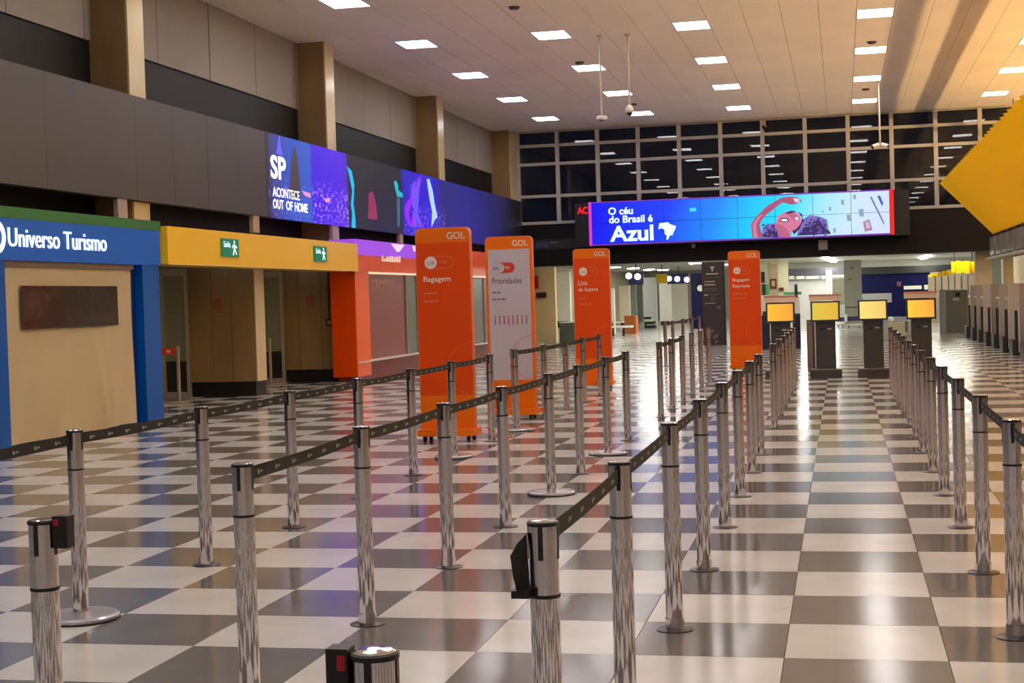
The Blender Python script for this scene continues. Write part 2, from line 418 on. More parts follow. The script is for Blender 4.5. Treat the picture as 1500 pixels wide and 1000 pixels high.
bx('curtain_rail', mat('curtain rail', (120, 104, 84), .5), ks, KX-.1, KX-.03, 9.17, 12.4, 2.05, 2.12)
b = MB(); b.quad((KX-.02, 9.53, 1.33), (KX-.02, 11.9, 1.33), (KX-.02, 11.9, 1.83), (KX-.02, 9.53, 1.83))
b.build('plastic_window', mat('smoky plastic film', (58, 50, 44), .12, noise=((1, 1.1, 2.6), .45), bump=((3, 4, 4), .5)), cur)

# ================================================================== RECESS WITH EXIT DOORS
RECF = struct(bx('wall_recess', mat('recess wall', (96, 86, 70), .6), None, -12.6, -12.45, 13, 40.6, 0, 2.72))
bx('recess_ceiling', mat('recess soffit', (150, 138, 118), .6), RECF, -12.6, -9.42, 13.14, 21.6, 2.4, 2.70)
bx('slab_edge', mat('slab black', (14, 13, 14), .7), RECF, -12.6, -10.3, 22.7, 40.0, 2.72, 2.9)
bx('slab_edge', mat('slab black', (14, 13, 14), .7), RECF, -12.6, -10.3, -14, 22.2, 2.72, 2.9)
bx('return_wall', mat('recess wall', (96, 86, 70), .6), RECF, -12.45, -10.15, 13.1, 13.2, 0, 2.4)
ALU = mat('aluminium frame', (176, 168, 152), .45)
DGLASS = mat('dim door glass', (150, 150, 122), .1, spec=.5)
KICK = mat('dark kick panel', (46, 42, 38), .5)
for n, (Yd, xs) in enumerate(((17.95, (-12.415, -11.75, -11.15, -10.694)), (22.05, (-12.415, -11.6, -11.0, -10.534)))):
    d = struct(thing('door_%d' % (n+1), '', '', (-11.5, Yd, 0))); del d['label']; del d['category']
    for x in xs: bx('stile', ALU, d, x-.035, x+.035, Yd-.04, Yd+.04, 0, 2.2)
    for a, c in zip(xs[:-1], xs[1:]):
        bx('rail', ALU, d, a+.035, c-.035, Yd-.035, Yd+.035, 0, .09)
        bx('rail', ALU, d, a+.035, c-.035, Yd-.035, Yd+.035, 2.08, 2.2)
        bx('glass', DGLASS, d, a+.035, c-.035, Yd-.01, Yd+.01, .62, 2.08)
        bx('kick_panel', KICK, d, a+.035, c-.035, Yd-.012, Yd+.012, .09, .62)
    bx('transom', mat('recess soffit', (150, 138, 118), .6), d, -12.45, xs[-1]+.034, Yd-.04, Yd+.06, 2.2, 2.4)
for n, (Yp, x0, x1, js) in enumerate(((17.9, -10.66, -9.45, (-10.23, -9.88)), (22.0, -10.5, -9.42, (-10.18, -9.72)))):
    r = thing('door_pier', ['beige marble pier with black foot between the two exit doors', 'beige marble pier with black foot beside the orange shop corner'][n], 'pier', ((x0+x1)/2, Yp, 0))
    bx('core', mat('dark joint core', (60, 45, 28), .7), r, x0, x1-.01, Yp+.025, Yp+.5, .25, 2.38)  # dark brown core visible in the slab joints
    ed = [x0]+list(js)+[x1-.0]
    for a, c in zip(ed[:-1], ed[1:]):
        bx('marble_slab', MARBLE, r, a+.004, c-.004, Yp, Yp+.025, .25, 2.38)
    bx('edge_slab', MARBLE_LIT, r, x1-.01, x1+.015, Yp, Yp+.42, .25, 2.38)
    bx('foot', mat('black foot', (18, 15, 13), .5), r, x0+.02, x1-.03, Yp+.03, Yp+.48, 0, .25)
    p = onY((319, 455)[n], (447, 440)[n], Yp-.003)
    b = MB(); seg = 18
    ring = [(p.x+.10*math.cos(2*math.pi*k/seg), Yp-.003, p.z+.13*math.sin(2*math.pi*k/seg)) for k in range(seg)]
    b.v = ring; b.f = [tuple(range(seg))]; b.sm = [False]
    b.build('faded_sticker', mat('faded red sticker', (158, 92, 58), .6, noise=((14, 14, 14), .35)), r)
# switch box with conduit on the second pier
p = onY(483, 472, 21.98)
r = thing('switch_box', 'small square switch box with thin conduit on the marble pier', 'switch', (p.x, 21.98, p.z))
bx('box', mat('switch dark', (40, 30, 22), .5), r, p.x-.07, p.x+.07, 21.95, 22.0, p.z-.07, p.z+.07)
bx('plate', mat('switch plate', (190, 165, 120), .5), r, p.x-.035, p.x+.035, 21.94, 21.952, p.z-.035, p.z+.035)
MB().tube((p.x-.01, 21.98, p.z+.07), (p.x-.01, 21.98, 2.2), .012, 8).build('conduit', mat('conduit brown', (70, 52, 34), .5), r)

for n, yy in enumerate((15.6, 19.9)):  # fill lamps added to brighten the dim exit recess
    r = thing('recess_fill_lamp', ['added fill lamp in the exit recess beside the blue kiosk', 'added fill lamp in the exit recess between the marble piers'][n], 'ceiling light', (-10.8, yy, 2.39))
    bx('diffuser', mat('recess fill glow', (230, 225, 210), .5, emit=(255, 230, 190), estr=14), r, -11.0, -10.6, yy-.2, yy+.2, 2.36, 2.379)
# yellow beam over the exits
YEL = mat('yellow laminate', (255, 200, 26), .3, spec=.4)
yb = thing('portal_beam', 'yellow box beam spanning the exit doors between blue and orange shops', 'beam', (-9.3, 17.4, 2.14))
bx('beam', YEL, yb, -9.4, -8.8, 13.2, 21.62, 2.14, 2.66)
bx('trim_edge', mat('yellow edge', (240, 205, 120), .4), yb, -8.81, -8.795, 13.2, 21.62, 2.13, 2.15)
for n, (ya, yc) in enumerate(((15.02, 15.66), (19.1, 19.74))):
    r = thing('exit_sign', ['green lit exit sign on the yellow beam nearer the blue kiosk', 'green lit exit sign on the yellow beam nearer the orange shop'][n], 'exit sign', (-8.79, (ya+yc)/2, 2.28))
    EX = -8.77
    bx('sign_case', glow('exit sign green', (12, 120, 75), .8), r, -8.8, EX, ya, yc, 2.28, 2.55)
    text('sign_word', 'Saída', (EX+.002, ya+.05, 2.42), Y_, Z_, .26, .09, SIGNW, r, bold=.02, nrm=X_)
    b = MB()
    def pg(pts): b.prism([(ya+.34+a*.25, 2.29+c*.25) for a, c in pts], (EX, 0, 0), Y_, Z_, (.003, 0, 0))
    pg([(.42, .80), (.5, .74), (.58, .80), (.58, .92), (.5, .97), (.42, .92)])
    pg([(.30, .72), (.62, .70), (.60, .38), (.40, .40)]); pg([(.30, .72), (.34, .70), (.16, .46), (.10, .52)])
    pg([(.62, .70), (.60, .60), (.86, .48), (.90, .56)]); pg([(.40, .42), (.52, .42), (.34, .06), (.20, .08)]); pg([(.50, .42), (.62, .42), (.84, .14), (.74, .08)])
    b.build('running_figure', SIGNW, r)

# slim posts in front of the doors
WPOST = mat('pale post', (176, 160, 140), .35, .3)
for n, (px, top, bot) in enumerate(((262, 507, 590), (396, 495, 566))):
    p = onZ(px+1, bot)
    r = thing('door_post', ['pale slim barrier post with red tape beside the blue kiosk', 'pale slim barrier post at the exit door behind the marble pier'][n], 'post', (p.x, p.y, 0))
    h = onY(px, top, p.y).z
    MB().lathe(p.x, p.y, [(.17, 0), (.17, .012), (.05, .03)], 18).build('base', WPOST, r)
    MB().lathe(p.x, p.y, [(.03, .02), (.03, h)], 12).build('pole', WPOST, r)
    if n == 0:
        q = onY(232, 515, p.y)
        bx('red_tape', mat('red tape', (225, 70, 40), .5), r, q.x-.35, p.x-.05, p.y-.003, p.y+.003, q.z-.055, q.z+.055)
        for k in range(3): bx('tape_print', mat('tape print', (240, 200, 180), .6), r, p.x-.2-k*.17, p.x-.12-k*.17, p.y-.006, p.y-.004, q.z-.02, q.z+.02)

# ================================================================== ORANGE SHOP
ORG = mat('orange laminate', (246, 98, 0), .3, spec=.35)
ORG_SHADE = mat('shaded orange', (226, 72, 0), .3, spec=.35)
sh = thing('orange_shop', 'orange shop front with white sign letters and brown glazed panels', 'shop', (-9.2, 29, 0))
bx('corner_column', ORG_SHADE, sh, -9.38, -8.9, 21.64, 22.5, .1, 2.14)  # shade on this side of the column is put into its colour
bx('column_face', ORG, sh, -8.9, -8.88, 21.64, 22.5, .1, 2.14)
bx('plinth', mat('dark red plinth', (120, 40, 24), .5), sh, -9.3, -8.92, 21.7, 36.5, 0, .36)
bx('trim_rail', mat('white trim', (225, 215, 205), .4), sh, -9.37, -8.86, 21.65, 36.5, .36, .385)
bx('sign_board', ORG, sh, -9.38, -8.86, 21.64, 36.5, 2.14, 2.46)
bx('purple_lightbox', glow('purple lightbox', (175, 80, 235), .85), sh, -9.38, -8.85, 21.63, 26.4, 2.46, 2.76)
bx('sign_board', ORG, sh, -9.38, -8.86, 26.4, 36.5, 2.46, 2.76)
bx('sign_underlight', glow('sign underlight', (255, 215, 180), 1.0), sh, -8.95, -8.855, 22.5, 36.5, 2.10, 2.135)
b = MB(); b.prism([(24.0, 2.74), (25.0, 2.74), (24.6, 2.58), (24.4, 2.58)], (-8.848, 0, 0), Y_, Z_, (.003, 0, 0)); b.prism([(25.6, 2.74), (26.4, 2.74), (26.4, 2.62), (25.7, 2.62)], (-8.848, 0, 0), Y_, Z_, (.003, 0, 0))
b.build('lightbox_print', glow('lightbox white', (250, 215, 255), 1.0), sh)
b = MB(); yy = 23.35
for k, (h_, wd) in enumerate(((.12, .08), (.05, .1), (.1, .16), (.12, .14), (.12, .1), (.11, .16), (.12, .12), (.14, .1))):
    b.prism([(yy, 2.36), (yy+wd, 2.36), (yy+wd, 2.36+h_), (yy+wd*.35, 2.36+h_)], (-8.858, 0, 0), Y_, Z_, (.012, 0, 0)); yy += wd+.05
b.build('sign_letters', mat('cream letters', (240, 215, 195), .5, emit=(240, 215, 195), estr=.4), sh)
BRN = mat('brown red glazing', (138, 64, 54), .3, spec=.3); GLZ = mat('grey glazing', (110, 110, 100), .3, spec=.3)
seq = [(22.5, 25.6, BRN), (25.7, 26.5, GLZ), (26.6, 30.0, BRN), (30.1, 33.0, GLZ), (33.1, 36.4, BRN)]
for a, c, m_ in seq:
    bx('glazed_panel', m_, sh, -9.1, -9.05, a, c, .385, 2.12)
    bx('panel_post', mat('post grey', (120, 116, 108), .4), sh, -9.12, -9.03, c, c+.1, .385, 2.12)
text('window_letters', 'E TEMPO', (-9.045, 22.75, 1.86), Y_, Z_, 2.1, .13, mat('faded letters', (205, 165, 132), .6), sh, nrm=X_)
bx('shop_back', mat('shop inside', (60, 40, 34), .7), sh, -9.38, -9.34, 22.55, 36.5, 0, 2.2)

# ================================================================== FOUR TOTEM BANNERS
TOR = mat('banner orange', (242, 114, 0), .4, spec=.3); TOD = mat('banner red orange', (232, 76, 0), .4, spec=.3); TEDGE = mat('banner edge orange', (232, 122, 70), .4)
TW = mat('banner white face', (196, 186, 196), .4); PRW = mat('print white', (245, 225, 215), .5); PRG = mat('print grey', (120, 100, 110), .5); PRR = mat('print red', (205, 60, 45), .5); PRP = mat('print pale orange', (228, 128, 90), .5)
PRB = mat('print slate blue', (110, 125, 160), .5)
def rounded(w_, h_, r_, z0):
    pts = [(-w_/2, z0), (w_/2, z0)]
    for k in range(6): t = math.pi/2*k/5; pts.append((w_/2-r_+r_*math.cos(t), h_-r_+r_*math.sin(t)))
    for k in range(6): t = math.pi/2+math.pi/2*k/5; pts.append((-w_/2+r_+r_*math.cos(t), h_-r_+r_*math.sin(t)))
    return pts
def disc(b, cx_, cz, r0, r1, y, seg=20, a0=0, a1=2*math.pi):
    for k in range(seg):
        t0 = a0+(a1-a0)*k/seg; t1 = a0+(a1-a0)*(k+1)/seg
        b.quad((cx_+r0*math.cos(t0), y, cz+r0*math.sin(t0)), (cx_+r1*math.cos(t0), y, cz+r1*math.sin(t0)), (cx_+r1*math.cos(t1), y, cz+r1*math.sin(t1)), (cx_+r0*math.cos(t1), y, cz+r0*math.sin(t1)))
def totem(cx_, Y, label, white, words, smalls):
    w_, h_ = .60, 2.29; r = thing('totem_banner', label, 'banner', (cx_, Y+.05, 0))
    MB().prism(rounded(w_, h_, .06, .13), (cx_, Y, 0), X_, Z_, (0, .09, 0)).build('frame', TEDGE, r)
    MB().prism(rounded(w_-.022, h_-.011, .052, 2.13), (cx_, Y-.004, 0), X_, Z_, (0, .004, 0)).build('header', TOR, r)
    xm = .29 if not white else .265
    bx('face', TW if white else TOD, r, cx_-xm, cx_+xm, Y-.005, Y, .5, 2.13)
    if white:
        for s in (-1, 1): bx('side_strip', TOR, r, min(cx_+s*.265, cx_+s*.289), max(cx_+s*.265, cx_+s*.289), Y-.005, Y, .5, 2.13)
    bx('lower_face', TOR, r, cx_-.289, cx_+.289, Y-.004, Y, .13, .5)
    bx('foot', TOR, r, cx_-.31, cx_+.31, Y-.12, Y+.24, .07, .14)
    for sx_ in (-.24, .24):
        for sy_ in (-.06, .18):
            c = MB(); c.tube((cx_+sx_-.015, Y+sy_, .035), (cx_+sx_+.015, Y+sy_, .035), .035, 12); c.box(cx_+sx_-.02, cx_+sx_+.02, Y+sy_-.02, Y+sy_+.02, .03, .07)
            c.build('caster', BLACK, r)
    yp = Y-.007
    text('brand_letters', 'GOL', (cx_+.05, yp, 2.165), X_, Z_, .20, .075, PRW, r, bold=.01)
    b = MB(); q = -.165
    if white:
        b2 = MB(); zc = 1.90
        b2.box(cx_-.12, cx_+.01, yp-.0015, yp, zc-.065, zc+.065); disc(b2, cx_+.01, zc, 0, .065, yp-.001, 14, -math.pi/2, math.pi/2); b2.build('pill_icon', PRR, r)
        disc(b, cx_-.12, zc, 0, .062, yp-.003); b.build('pill_dot', TW, r)
        text('pill_word', 'cia', (cx_-.205, yp-.004, zc-.02), X_, Z_, .075, .04, PRG, r); text('pill_word', 'top', (cx_-.07, yp-.004, zc-.02), X_, Z_, .08, .04, PRW, r)
    else:
        disc(b, cx_-.135, 1.92, 0, .068, yp); b.build('pill_dot', PRW, r)
        c = MB(); zc = 1.92
        c.box(cx_-.10, cx_+.05, yp-.001, yp, zc+.062, zc+.068); c.box(cx_-.10, cx_+.05, yp-.001, yp, zc-.068, zc-.062); disc(c, cx_+.05, zc, .062, .068, yp-.001, 12, -math.pi/2, math.pi/2)
        c.build('pill_outline', PRP, r)
        text('pill_word', 'cia', (cx_-.175, yp-.002, zc-.02), X_, Z_, .08, .04, PRB, r); text('pill_word', 'top', (cx_-.04, yp-.002, zc-.02), X_, Z_, .09, .045, PRP, r)
    z = 1.70
    for wd, tx in words:
        text('heading', tx, (cx_-.22, yp, z), X_, Z_, wd, .075, PRG if white else PRW, r, bold=.012); z -= .115
    z -= .0
    for wd in smalls:
        c = MB(); xx = cx_-.22
        while xx < cx_-.22+wd-.02:
            ln = random.uniform(.025, .06); c.box(xx, min(xx+ln, cx_-.22+wd), yp-.001, yp, z, z+.018); xx += ln+.012
        c.build('small_print', PRG if white else PRP, r)['kind'] = 'stuff'; z -= .085
    if white:
        for k in range(8):
            c = MB(); xx = cx_-.2+k*.057; c.box(xx, xx+.014, yp-.001, yp, 1.19, 1.27); disc(c, xx+.007, 1.29, 0, .012, yp-.001, 8); c.build('person_pictogram', PRR if k in (2, 3, 5) else PRG, r)
    c = MB(); disc(c, cx_+.285, .78, .27, .277, yp, 22, math.pi/2, math.pi*1.45); c.build('arc_print', mat('arc orange', (236, 108, 48), .5), r)
    return r
totem(-3.885, 9.42, 'tall orange totem banner reading Bagagem', False, [(.30, 'Bagagem')], [.16, .16])
totem(-3.78, 12.22, 'tall totem banner with a pale face reading Prioridades', True, [(.38, 'Prioridades')], [.12, .18])
totem(-3.70, 18.1, 'tall orange totem banner reading Lista de Espera', False, [(.15, 'Lista'), (.32, 'de Espera')], [.13, .24])
totem(-1.53, 22.72, 'tall orange totem banner reading Bagagem Expressa beside the kiosks', False, [(.32, 'Bagagem'), (.32, 'Expressa')], [.28, .24])

# ================================================================== BELT POSTS
PH = .93
def post_meshes():
    d = {}
    d['tube'] = MB().lathe(0, 0, [(.0385, .004), (.0385, .735)], 24).mesh('post_tube', CHROME_FILM)
    d['ring'] = MB().lathe(0, 0, [(.0405, .733), (.0405, .742)], 24).mesh('joint_ring', BLACK)
    d['head'] = MB().lathe(0, 0, [(.0385, .742), (.0385, .922)], 24).mesh('head', CHROME)
    d['cap'] = MB().lathe(0, 0, [(.0415, .918), (.0415, .926), (.038, .929)], 24).mesh('cap_ring', BLACK)
    d['lid'] = MB().lathe(0, 0, [(.037, .9285), (.03, .9315), (.012, .933)], 24).mesh('cap_lid', CHROME)
    b = MB().box(.034, .0397, -.0065, .0065, .832, .918); d['slot'] = b.mesh('belt_slot', BLACK)
    d['flange'] = MB().lathe(0, 0, [(.082, 0), (.082, .004), (.05, .009), (.0395, .012)], 28).mesh('floor_flange', mat('dark flange', (62, 58, 60), .3, .7))
    d['collar'] = MB().lathe(0, 0, [(.0425, .008), (.0425, .055)], 24).mesh('foot_collar', CHROME)
    d['disc'] = MB().lathe(0, 0, [(.175, .0), (.185, .006), (.185, .022), (.17, .031), (.06, .04), (.042, .042)], 36).mesh('base_disc', STEEL_BASE)
    d['rim'] = MB().lathe(0, 0, [(.178, 0.0), (.188, .002), (.188, .01)], 36).mesh('base_rim', BLACK)
    return d
PM = post_meshes()
def post(x, y, label, group, disc_base=False, detail=True):
    r = thing('belt_post', label, 'stanchion', (x, y, 0), group)
    link('post_tube', PM['tube'], r); link('joint_ring', PM['ring'], r); link('head', PM['head'], r); link('cap_ring', PM['cap'], r); link('cap_lid', PM['lid'], r)
    if disc_base: link('base_disc', PM['disc'], r); link('base_rim', PM['rim'], r)
    else: link('floor_flange', PM['flange'], r)
    if not disc_base and detail: link('foot_collar', PM['collar'], r)
    if detail:
        for k in range(4):
            s = link('belt_slot', PM['slot'], r); s.rotation_euler.z = math.pi/2*k-math.pi/2
    return r
def belt(root, p, q, marks=True, sag=.007):
    """retractable belt from post at p to post at q, part of the post it leaves"""
    p, q = Vector((p[0], p[1], 0)), Vector((q[0], q[1], 0)); d = (q-p); L = d.length; d.normalize(); n = Vector((-d.y, d.x, 0))
    a0, a1 = .038, L-.038; S = 8; b = MB(); top = PH-.02; hb = .05
    def at(t): return top-sag*4*t*(1-t)
    for k in range(S+1):
        t = k/S; c = p+d*(a0+(a1-a0)*t)
        for s in (-1, 1):
            e = c+n*(.0012*s); b.v += [(e.x, e.y, at(t)), (e.x, e.y, at(t)-hb)]
    for k in range(S):
        i = k*4; j = i+4
        b.f += [(i, j, j+1, i+1), (i+2, i+3, j+3, j+2), (i, i+2, j+2, j), (i+1, j+1, j+3, i+3)]; b.sm += [False]*4
    bo = b.build('belt', BELT, root)
    for c in (p+d*.045, q-d*.047):
        k = MB(); u0 = c-n*.009-d*.006; u1 = c+n*.009+d*.006
        k.box(min(u0.x, u1.x), max(u0.x, u1.x), min(u0.y, u1.y), max(u0.y, u1.y), top-hb-.008, top+.006)
        k.build('belt_clip', BLACK, root)
    if marks:
        mk = MB(); cnt = max(2, int(L/.20))
        for i in range(cnt):
            t = (i+.7)/(cnt+.4); s0 = a0+(a1-a0)*t; z = at(t)-hb/2
            for s in (-1, 1):
                o_ = p+d*s0+n*(.0022*s)
                def P(u, v): w_ = o_+d*u; return (w_.x, w_.y, z+v)
                mk.quad(P(-.026, -.002), P(-.018, -.012), P(-.006, -.003), P(-.014, .011)); mk.quad(P(-.012, -.012), P(-.004, -.010), P(-.002, .002), P(-.008, .003))
                mk.quad(P(.004, -.006), P(.012, -.006), P(.012, .004), P(.004, .004)); mk.quad(P(.015, -.006), P(.026, -.006), P(.026, .003), P(.015, .003))
        mk.build('belt_print', MARK, bo)['kind'] = 'stuff'
ORD = ['first', 'second', 'third', 'fourth', 'fifth', 'sixth', 'seventh', 'eighth', 'ninth', 'tenth', 'eleventh', 'twelfth', 'thirteenth']
def row(X, ys, ref, group, discs=(), links=None, far=99):
    """posts from the camera side to the far end; ref says what the ordinal counts from (the far end)"""
    out = []; n = len(ys)
    for i, y in enumerate(ys):
        x = X if not isinstance(y, tuple) else y[0]; yy = y if not isinstance(y, tuple) else y[1]
        dsc = any(abs(yy-d_) < .05 for d_ in discs)
        lb = ('chrome belt post on pale base plate, ' if dsc else 'chrome belt post, ')+(ORD[n-1-i]+' from the ' if n > 1 else '')+ref
        out.append((x, yy, post(x, yy, lb, group, dsc, yy < far)))
    for i in range(len(out)-1):
        if links is None or i in links: belt(out[i][2], out[i][:2], out[i+1][:2], out[i][1] < 12)
    return out
A = row(-3.41, [-.98, .5, 2.0, 3.45, 4.93, 6.4, 7.8, 9.42], 'Bagagem banner in its row', 'belt posts in the row leading to the Bagagem banner', (.5, 7.8))
tw = onZ(757, 631)
row(-3.38, [(-3.47, 10.92), 12.25, 13.78, 15.2, 16.7], 'Lista de Espera banner', 'belt posts between the pale and Lista de Espera banners', (), None, 14)
row(tw.x, [(tw.x, tw.y)], 'standing in front of the Prioridades banner', None, (tw.y,))
B = row(-1.945, [(-1.92, -2.44), (-1.9, -1.05), .5, 2.0, 3.5, 5.12, 6.45, 8.0, 9.37], 'far end of the middle row', 'belt posts in the middle queue row', (5.12, 8.0), range(1, 8))
row(-1.94, [12.3, 13.62, 15.0, 16.4, 17.85, 19.3], 'Bagagem Expressa banner in the short row', 'belt posts in the short row', (), (0, 1), 14)
Cc = row(-.5, [(-.5, -3.89), (-.5, -2.45), -1.07, .49, 1.98, 3.49, 4.97, 6.47, 7.86], 'gap in the kiosk lane row on the banner side', 'belt posts lining the kiosk lane on the banner side', (), range(1, 8))
row(-.49, [10.61, 12.17, 13.58, 14.9, 16.3, 17.7], 'kiosk with the orange screen', 'belt posts just before the kiosks', (), None, 14)
D = row(.955, [-1.0, .45, 1.97, 3.51, 5.02, 6.45, 7.93, 9.33, 10.65, 12.24, 13.7, 15.1, 16.6], 'kiosks in the row on the counter side', 'belt posts lining the kiosk lane on the counter side', (), None, 14)
row(-3.4, [25.7, 27.2, 29.4, 31.6, 33.6], 'dark information totem in the far row', 'far belt posts by the dark totem', (), (0, 1, 2, 3), 0)
# loose belt clips on three near posts
r = B[0][2]; r['label'] = 'chrome belt post with empty belt clip and no belt attached in the middle row'
bx('empty_clip', BLACK, r, -1.92+.040, -1.92+.085, -2.46, -2.42, .852, .94)
bx('clip_button', mat('red button', (170, 16, 40), .4), r, -1.92+.045, -1.92+.06, -2.463, -2.459, .915, .932)
r = Cc[0][2]; r['label'] = 'lone chrome belt post with black clip and glossy lid, no belt'
bx('empty_clip', BLACK, r, -.5-.078, -.5-.040, -3.91, -3.87, .83, .935)
bx('clip_button', mat('red button', (170, 16, 40), .4), r, -.5-.058, -.5-.044, -3.913, -3.909, .90, .925)
r = Cc[1][2]; r['label'] = 'chrome belt post with a loose belt end hanging down its side'
b = MB()
pts = [(-.038, .90, -2.45), (-.062, .875, -2.46), (-.078, .845, -2.47), (-.072, .80, -2.475), (-.062, .752, -2.475)]
for k in range(len(pts)-1):
    (a, z0, ya), (c, z1, yc) = pts[k], pts[k+1]
    b.quad((-.5+a, ya-.028, z0), (-.5+c, yc-.028, z1), (-.5+c, yc+.028, z1), (-.5+a, ya+.028, z0))
b.quad((-.538, -2.478, .90), (-.578, -2.498, .845), (-.562, -2.503, .752), (-.532, -2.48, .75))
b.build('loose_belt', BELT, r)
bx('belt_buckle', BLACK, r, -.576, -.53, -2.51, -2.45, .738, .758)

# ================================================================== SELF SERVICE KIOSKS
KBODY = mat('kiosk charcoal', (62, 58, 58), .4); KBASE = mat('kiosk base', (66, 60, 60), .4)
KHEAD = mat('kiosk pale header', (226, 200, 178), .5)
def screen_mat(n, c0, c1, s):
    M = bpy.data.materials.new(n); M.use_nodes = True; nt = M.node_tree; b = nt.nodes['Principled BSDF']; b.inputs['Base Color'].default_value = (.01, .01, .01, 1); b.inputs['Roughness'].default_value = .3
    t = nt.nodes.new('ShaderNodeTexCoord'); sx = nt.nodes.new('ShaderNodeSeparateXYZ'); cr = nt.nodes.new('ShaderNodeValToRGB')
    nt.links.new(t.outputs['Generated'], sx.inputs[0]); nt.links.new(sx.outputs['X'], cr.inputs[0])
    cr.color_ramp.elements[0].color = lin(c0)+(1,); cr.color_ramp.elements[1].color = lin(c1)+(1,)
    nt.links.new(cr.outputs[0], b.inputs['Emission Color']); b.inputs['Emission Strength'].default_value = s; return M
def kiosk(x, Y, label, header, cols):
    r = thing('self_service_kiosk', label, 'kiosk', (x, Y, 0))
    bx('base', KBASE, r, x-.27, x+.26, Y-.2, Y+.25, 0, .14)
    bx('base_lip', mat('kiosk lip', (120, 112, 108), .3), r, x-.265, x+.255, Y-.195, Y+.2, .14, .16)
    bx('body', KBODY, r, x-.165, x+.165, Y-.08, Y+.14, .16, .985)
    bx('shelf', mat('kiosk shelf', (40, 38, 40), .4), r, x-.17, x+.17, Y-.14, Y+.14, .955, .975)
    bx('card_slot', BLACK, r, x-.10, x-.02, Y-.086, Y-.079, .82, .85)
    bx('receipt_slot', mat('pale slot', (190, 186, 182), .4), r, x+.03, x+.10, Y-.086, Y-.079, .83, .85)
    t = math.radians(12); u, v, nn = X_, Vector((0, math.sin(t), math.cos(t))), Vector((0, -math.cos(t), math.sin(t)))
    o = Vector((x, Y-.10, .975))
    MB().prism([(-.245, 0), (.245, 0), (.245, .345), (-.245, .345)], o, u, v, -nn*.05).build('monitor', BLACK, r)
    MB().prism([(-.215, .022), (.215, .022), (.215, .318), (-.215, .318)], o+nn*.003, u, v, -nn*.002).build('screen', screen_mat('kiosk screen', *cols), r)
    if header:
        bx('header', KHEAD, r, x-.27, x+.27, Y-.06, Y+.08, 1.318, 1.43)
        bx('header_stripe', mat('header stripe', (200, 132, 116), .5), r, x-.27, x+.27, Y-.062, Y-.06, 1.4, 1.43)
    return r
kiosk(-.775, 20.2, 'check-in kiosk with orange screen and pale header next to the Bagagem Expressa banner', True, ((255, 190, 40), (250, 160, 40), 1.0))
kiosk(-.02, 20.2, 'check-in kiosk with golden screen and pale header, second from the orange banner', True, ((225, 200, 60), (235, 180, 45), .95))
kiosk(.77, 20.2, 'check-in kiosk with pale yellow screen and no header', False, ((250, 225, 120), (240, 200, 100), 1.0))
kiosk(1.56, 20.2, 'check-in kiosk with yellow to orange screen behind the counter side posts', True, ((245, 205, 50), (250, 165, 60), 1.0))

# ================================================================== VIDEO WALL ABOVE THE PASSAGE
VY = 39.3
vw = thing('video_wall', 'wide advertising video wall reading O ceu do Brasil e Azul under the windows', 'video wall', (-2.7, 39.65, 3.05))
HB = mat('video wall housing', (16, 14, 24), .4)
bx('housing', HB, vw, -7.62, 2.25, VY+.05, 39.93, 3.03, 4.36)
def video_material():
    M = bpy.data.materials.new('video picture'); M.use_nodes = True; nt = M.node_tree; b = nt.nodes['Principled BSDF']
    b.inputs['Base Color'].default_value = (.01, .01, .015, 1); b.inputs['Roughness'].default_value = .25
    g = nt.nodes.new('ShaderNodeNewGeometry'); sx = nt.nodes.new('ShaderNodeSeparateXYZ'); nt.links.new(g.outputs['Position'], sx.inputs[0])
    ad = nt.nodes.new('ShaderNodeMath'); ad.operation = 'MULTIPLY_ADD'; ad.inputs[1].default_value = -.35; nt.links.new(sx.outputs['Z'], ad.inputs[0]); nt.links.new(sx.outputs['X'], ad.inputs[2])
    mr = nt.nodes.new('ShaderNodeMapRange'); mr.inputs['From Min'].default_value = -8.4; mr.inputs['From Max'].default_value = .5
    nt.links.new(ad.outputs[0], mr.inputs[0]); cr = nt.nodes.new('ShaderNodeValToRGB'); nt.links.new(mr.outputs[0], cr.inputs[0])
    e = cr.color_ramp.elements; st = [(0, (0, 8, 245)), (.25, (0, 60, 255)), (.42, (0, 140, 255)), (.55, (0, 205, 255)), (.66, (40, 225, 250)), (.76, (165, 235, 255)), (.86, (205, 235, 255)), (1, (215, 225, 255))]
    while len(e) < len(st): e.new(.5)
    for q, (p_, c) in zip(e, st): q.position = p_; q.color = lin(c)+(1,)
    nt.links.new(cr.outputs[0], b.inputs['Emission Color']); b.inputs['Emission Strength'].default_value = 1.0
    return M
VIDEO = video_material()
for i in range(8):
    for j in range(2):
        bx('screen_panel', VIDEO, vw, -7.1+1.098*i+.006, -7.1+1.098*(i+1)-.006, VY, VY+.05, 3.10+.622*j+.006, 3.10+.622*(j+1)-.006)
bx('edge_light', glow('edge red', (255, 20, 30), 1.1), vw, 1.70, 1.80, VY-.02, VY+.05, 3.06, 4.38)
bx('edge_light', glow('edge magenta', (215, 60, 205), 1.0), vw, -7.18, -7.1, VY-.02, VY+.05, 3.06, 4.38)
bx('edge_light', glow('edge violet', (150, 60, 220), .8), vw, -7.1, 1.7, VY-.01, VY+.05, 4.35, 4.375)
bx('edge_light', glow('edge violet', (150, 60, 220), .8), vw, -7.1, 1.7, VY-.01, VY+.05, 3.065, 3.095)
VW = glow('video white', (225, 250, 255), 1.2); vp = VY-.006
def vtext(s, x0, y0, x1, y1):
    a = onY(x0, y1, vp); c = onY(x1, y0, vp); d_ = onY(x0, y0, vp)
    text('headline', s, (a.x, vp, a.z), X_, Z_, c.x-a.x, d_.z-a.z, VW, vw, bold=.03)
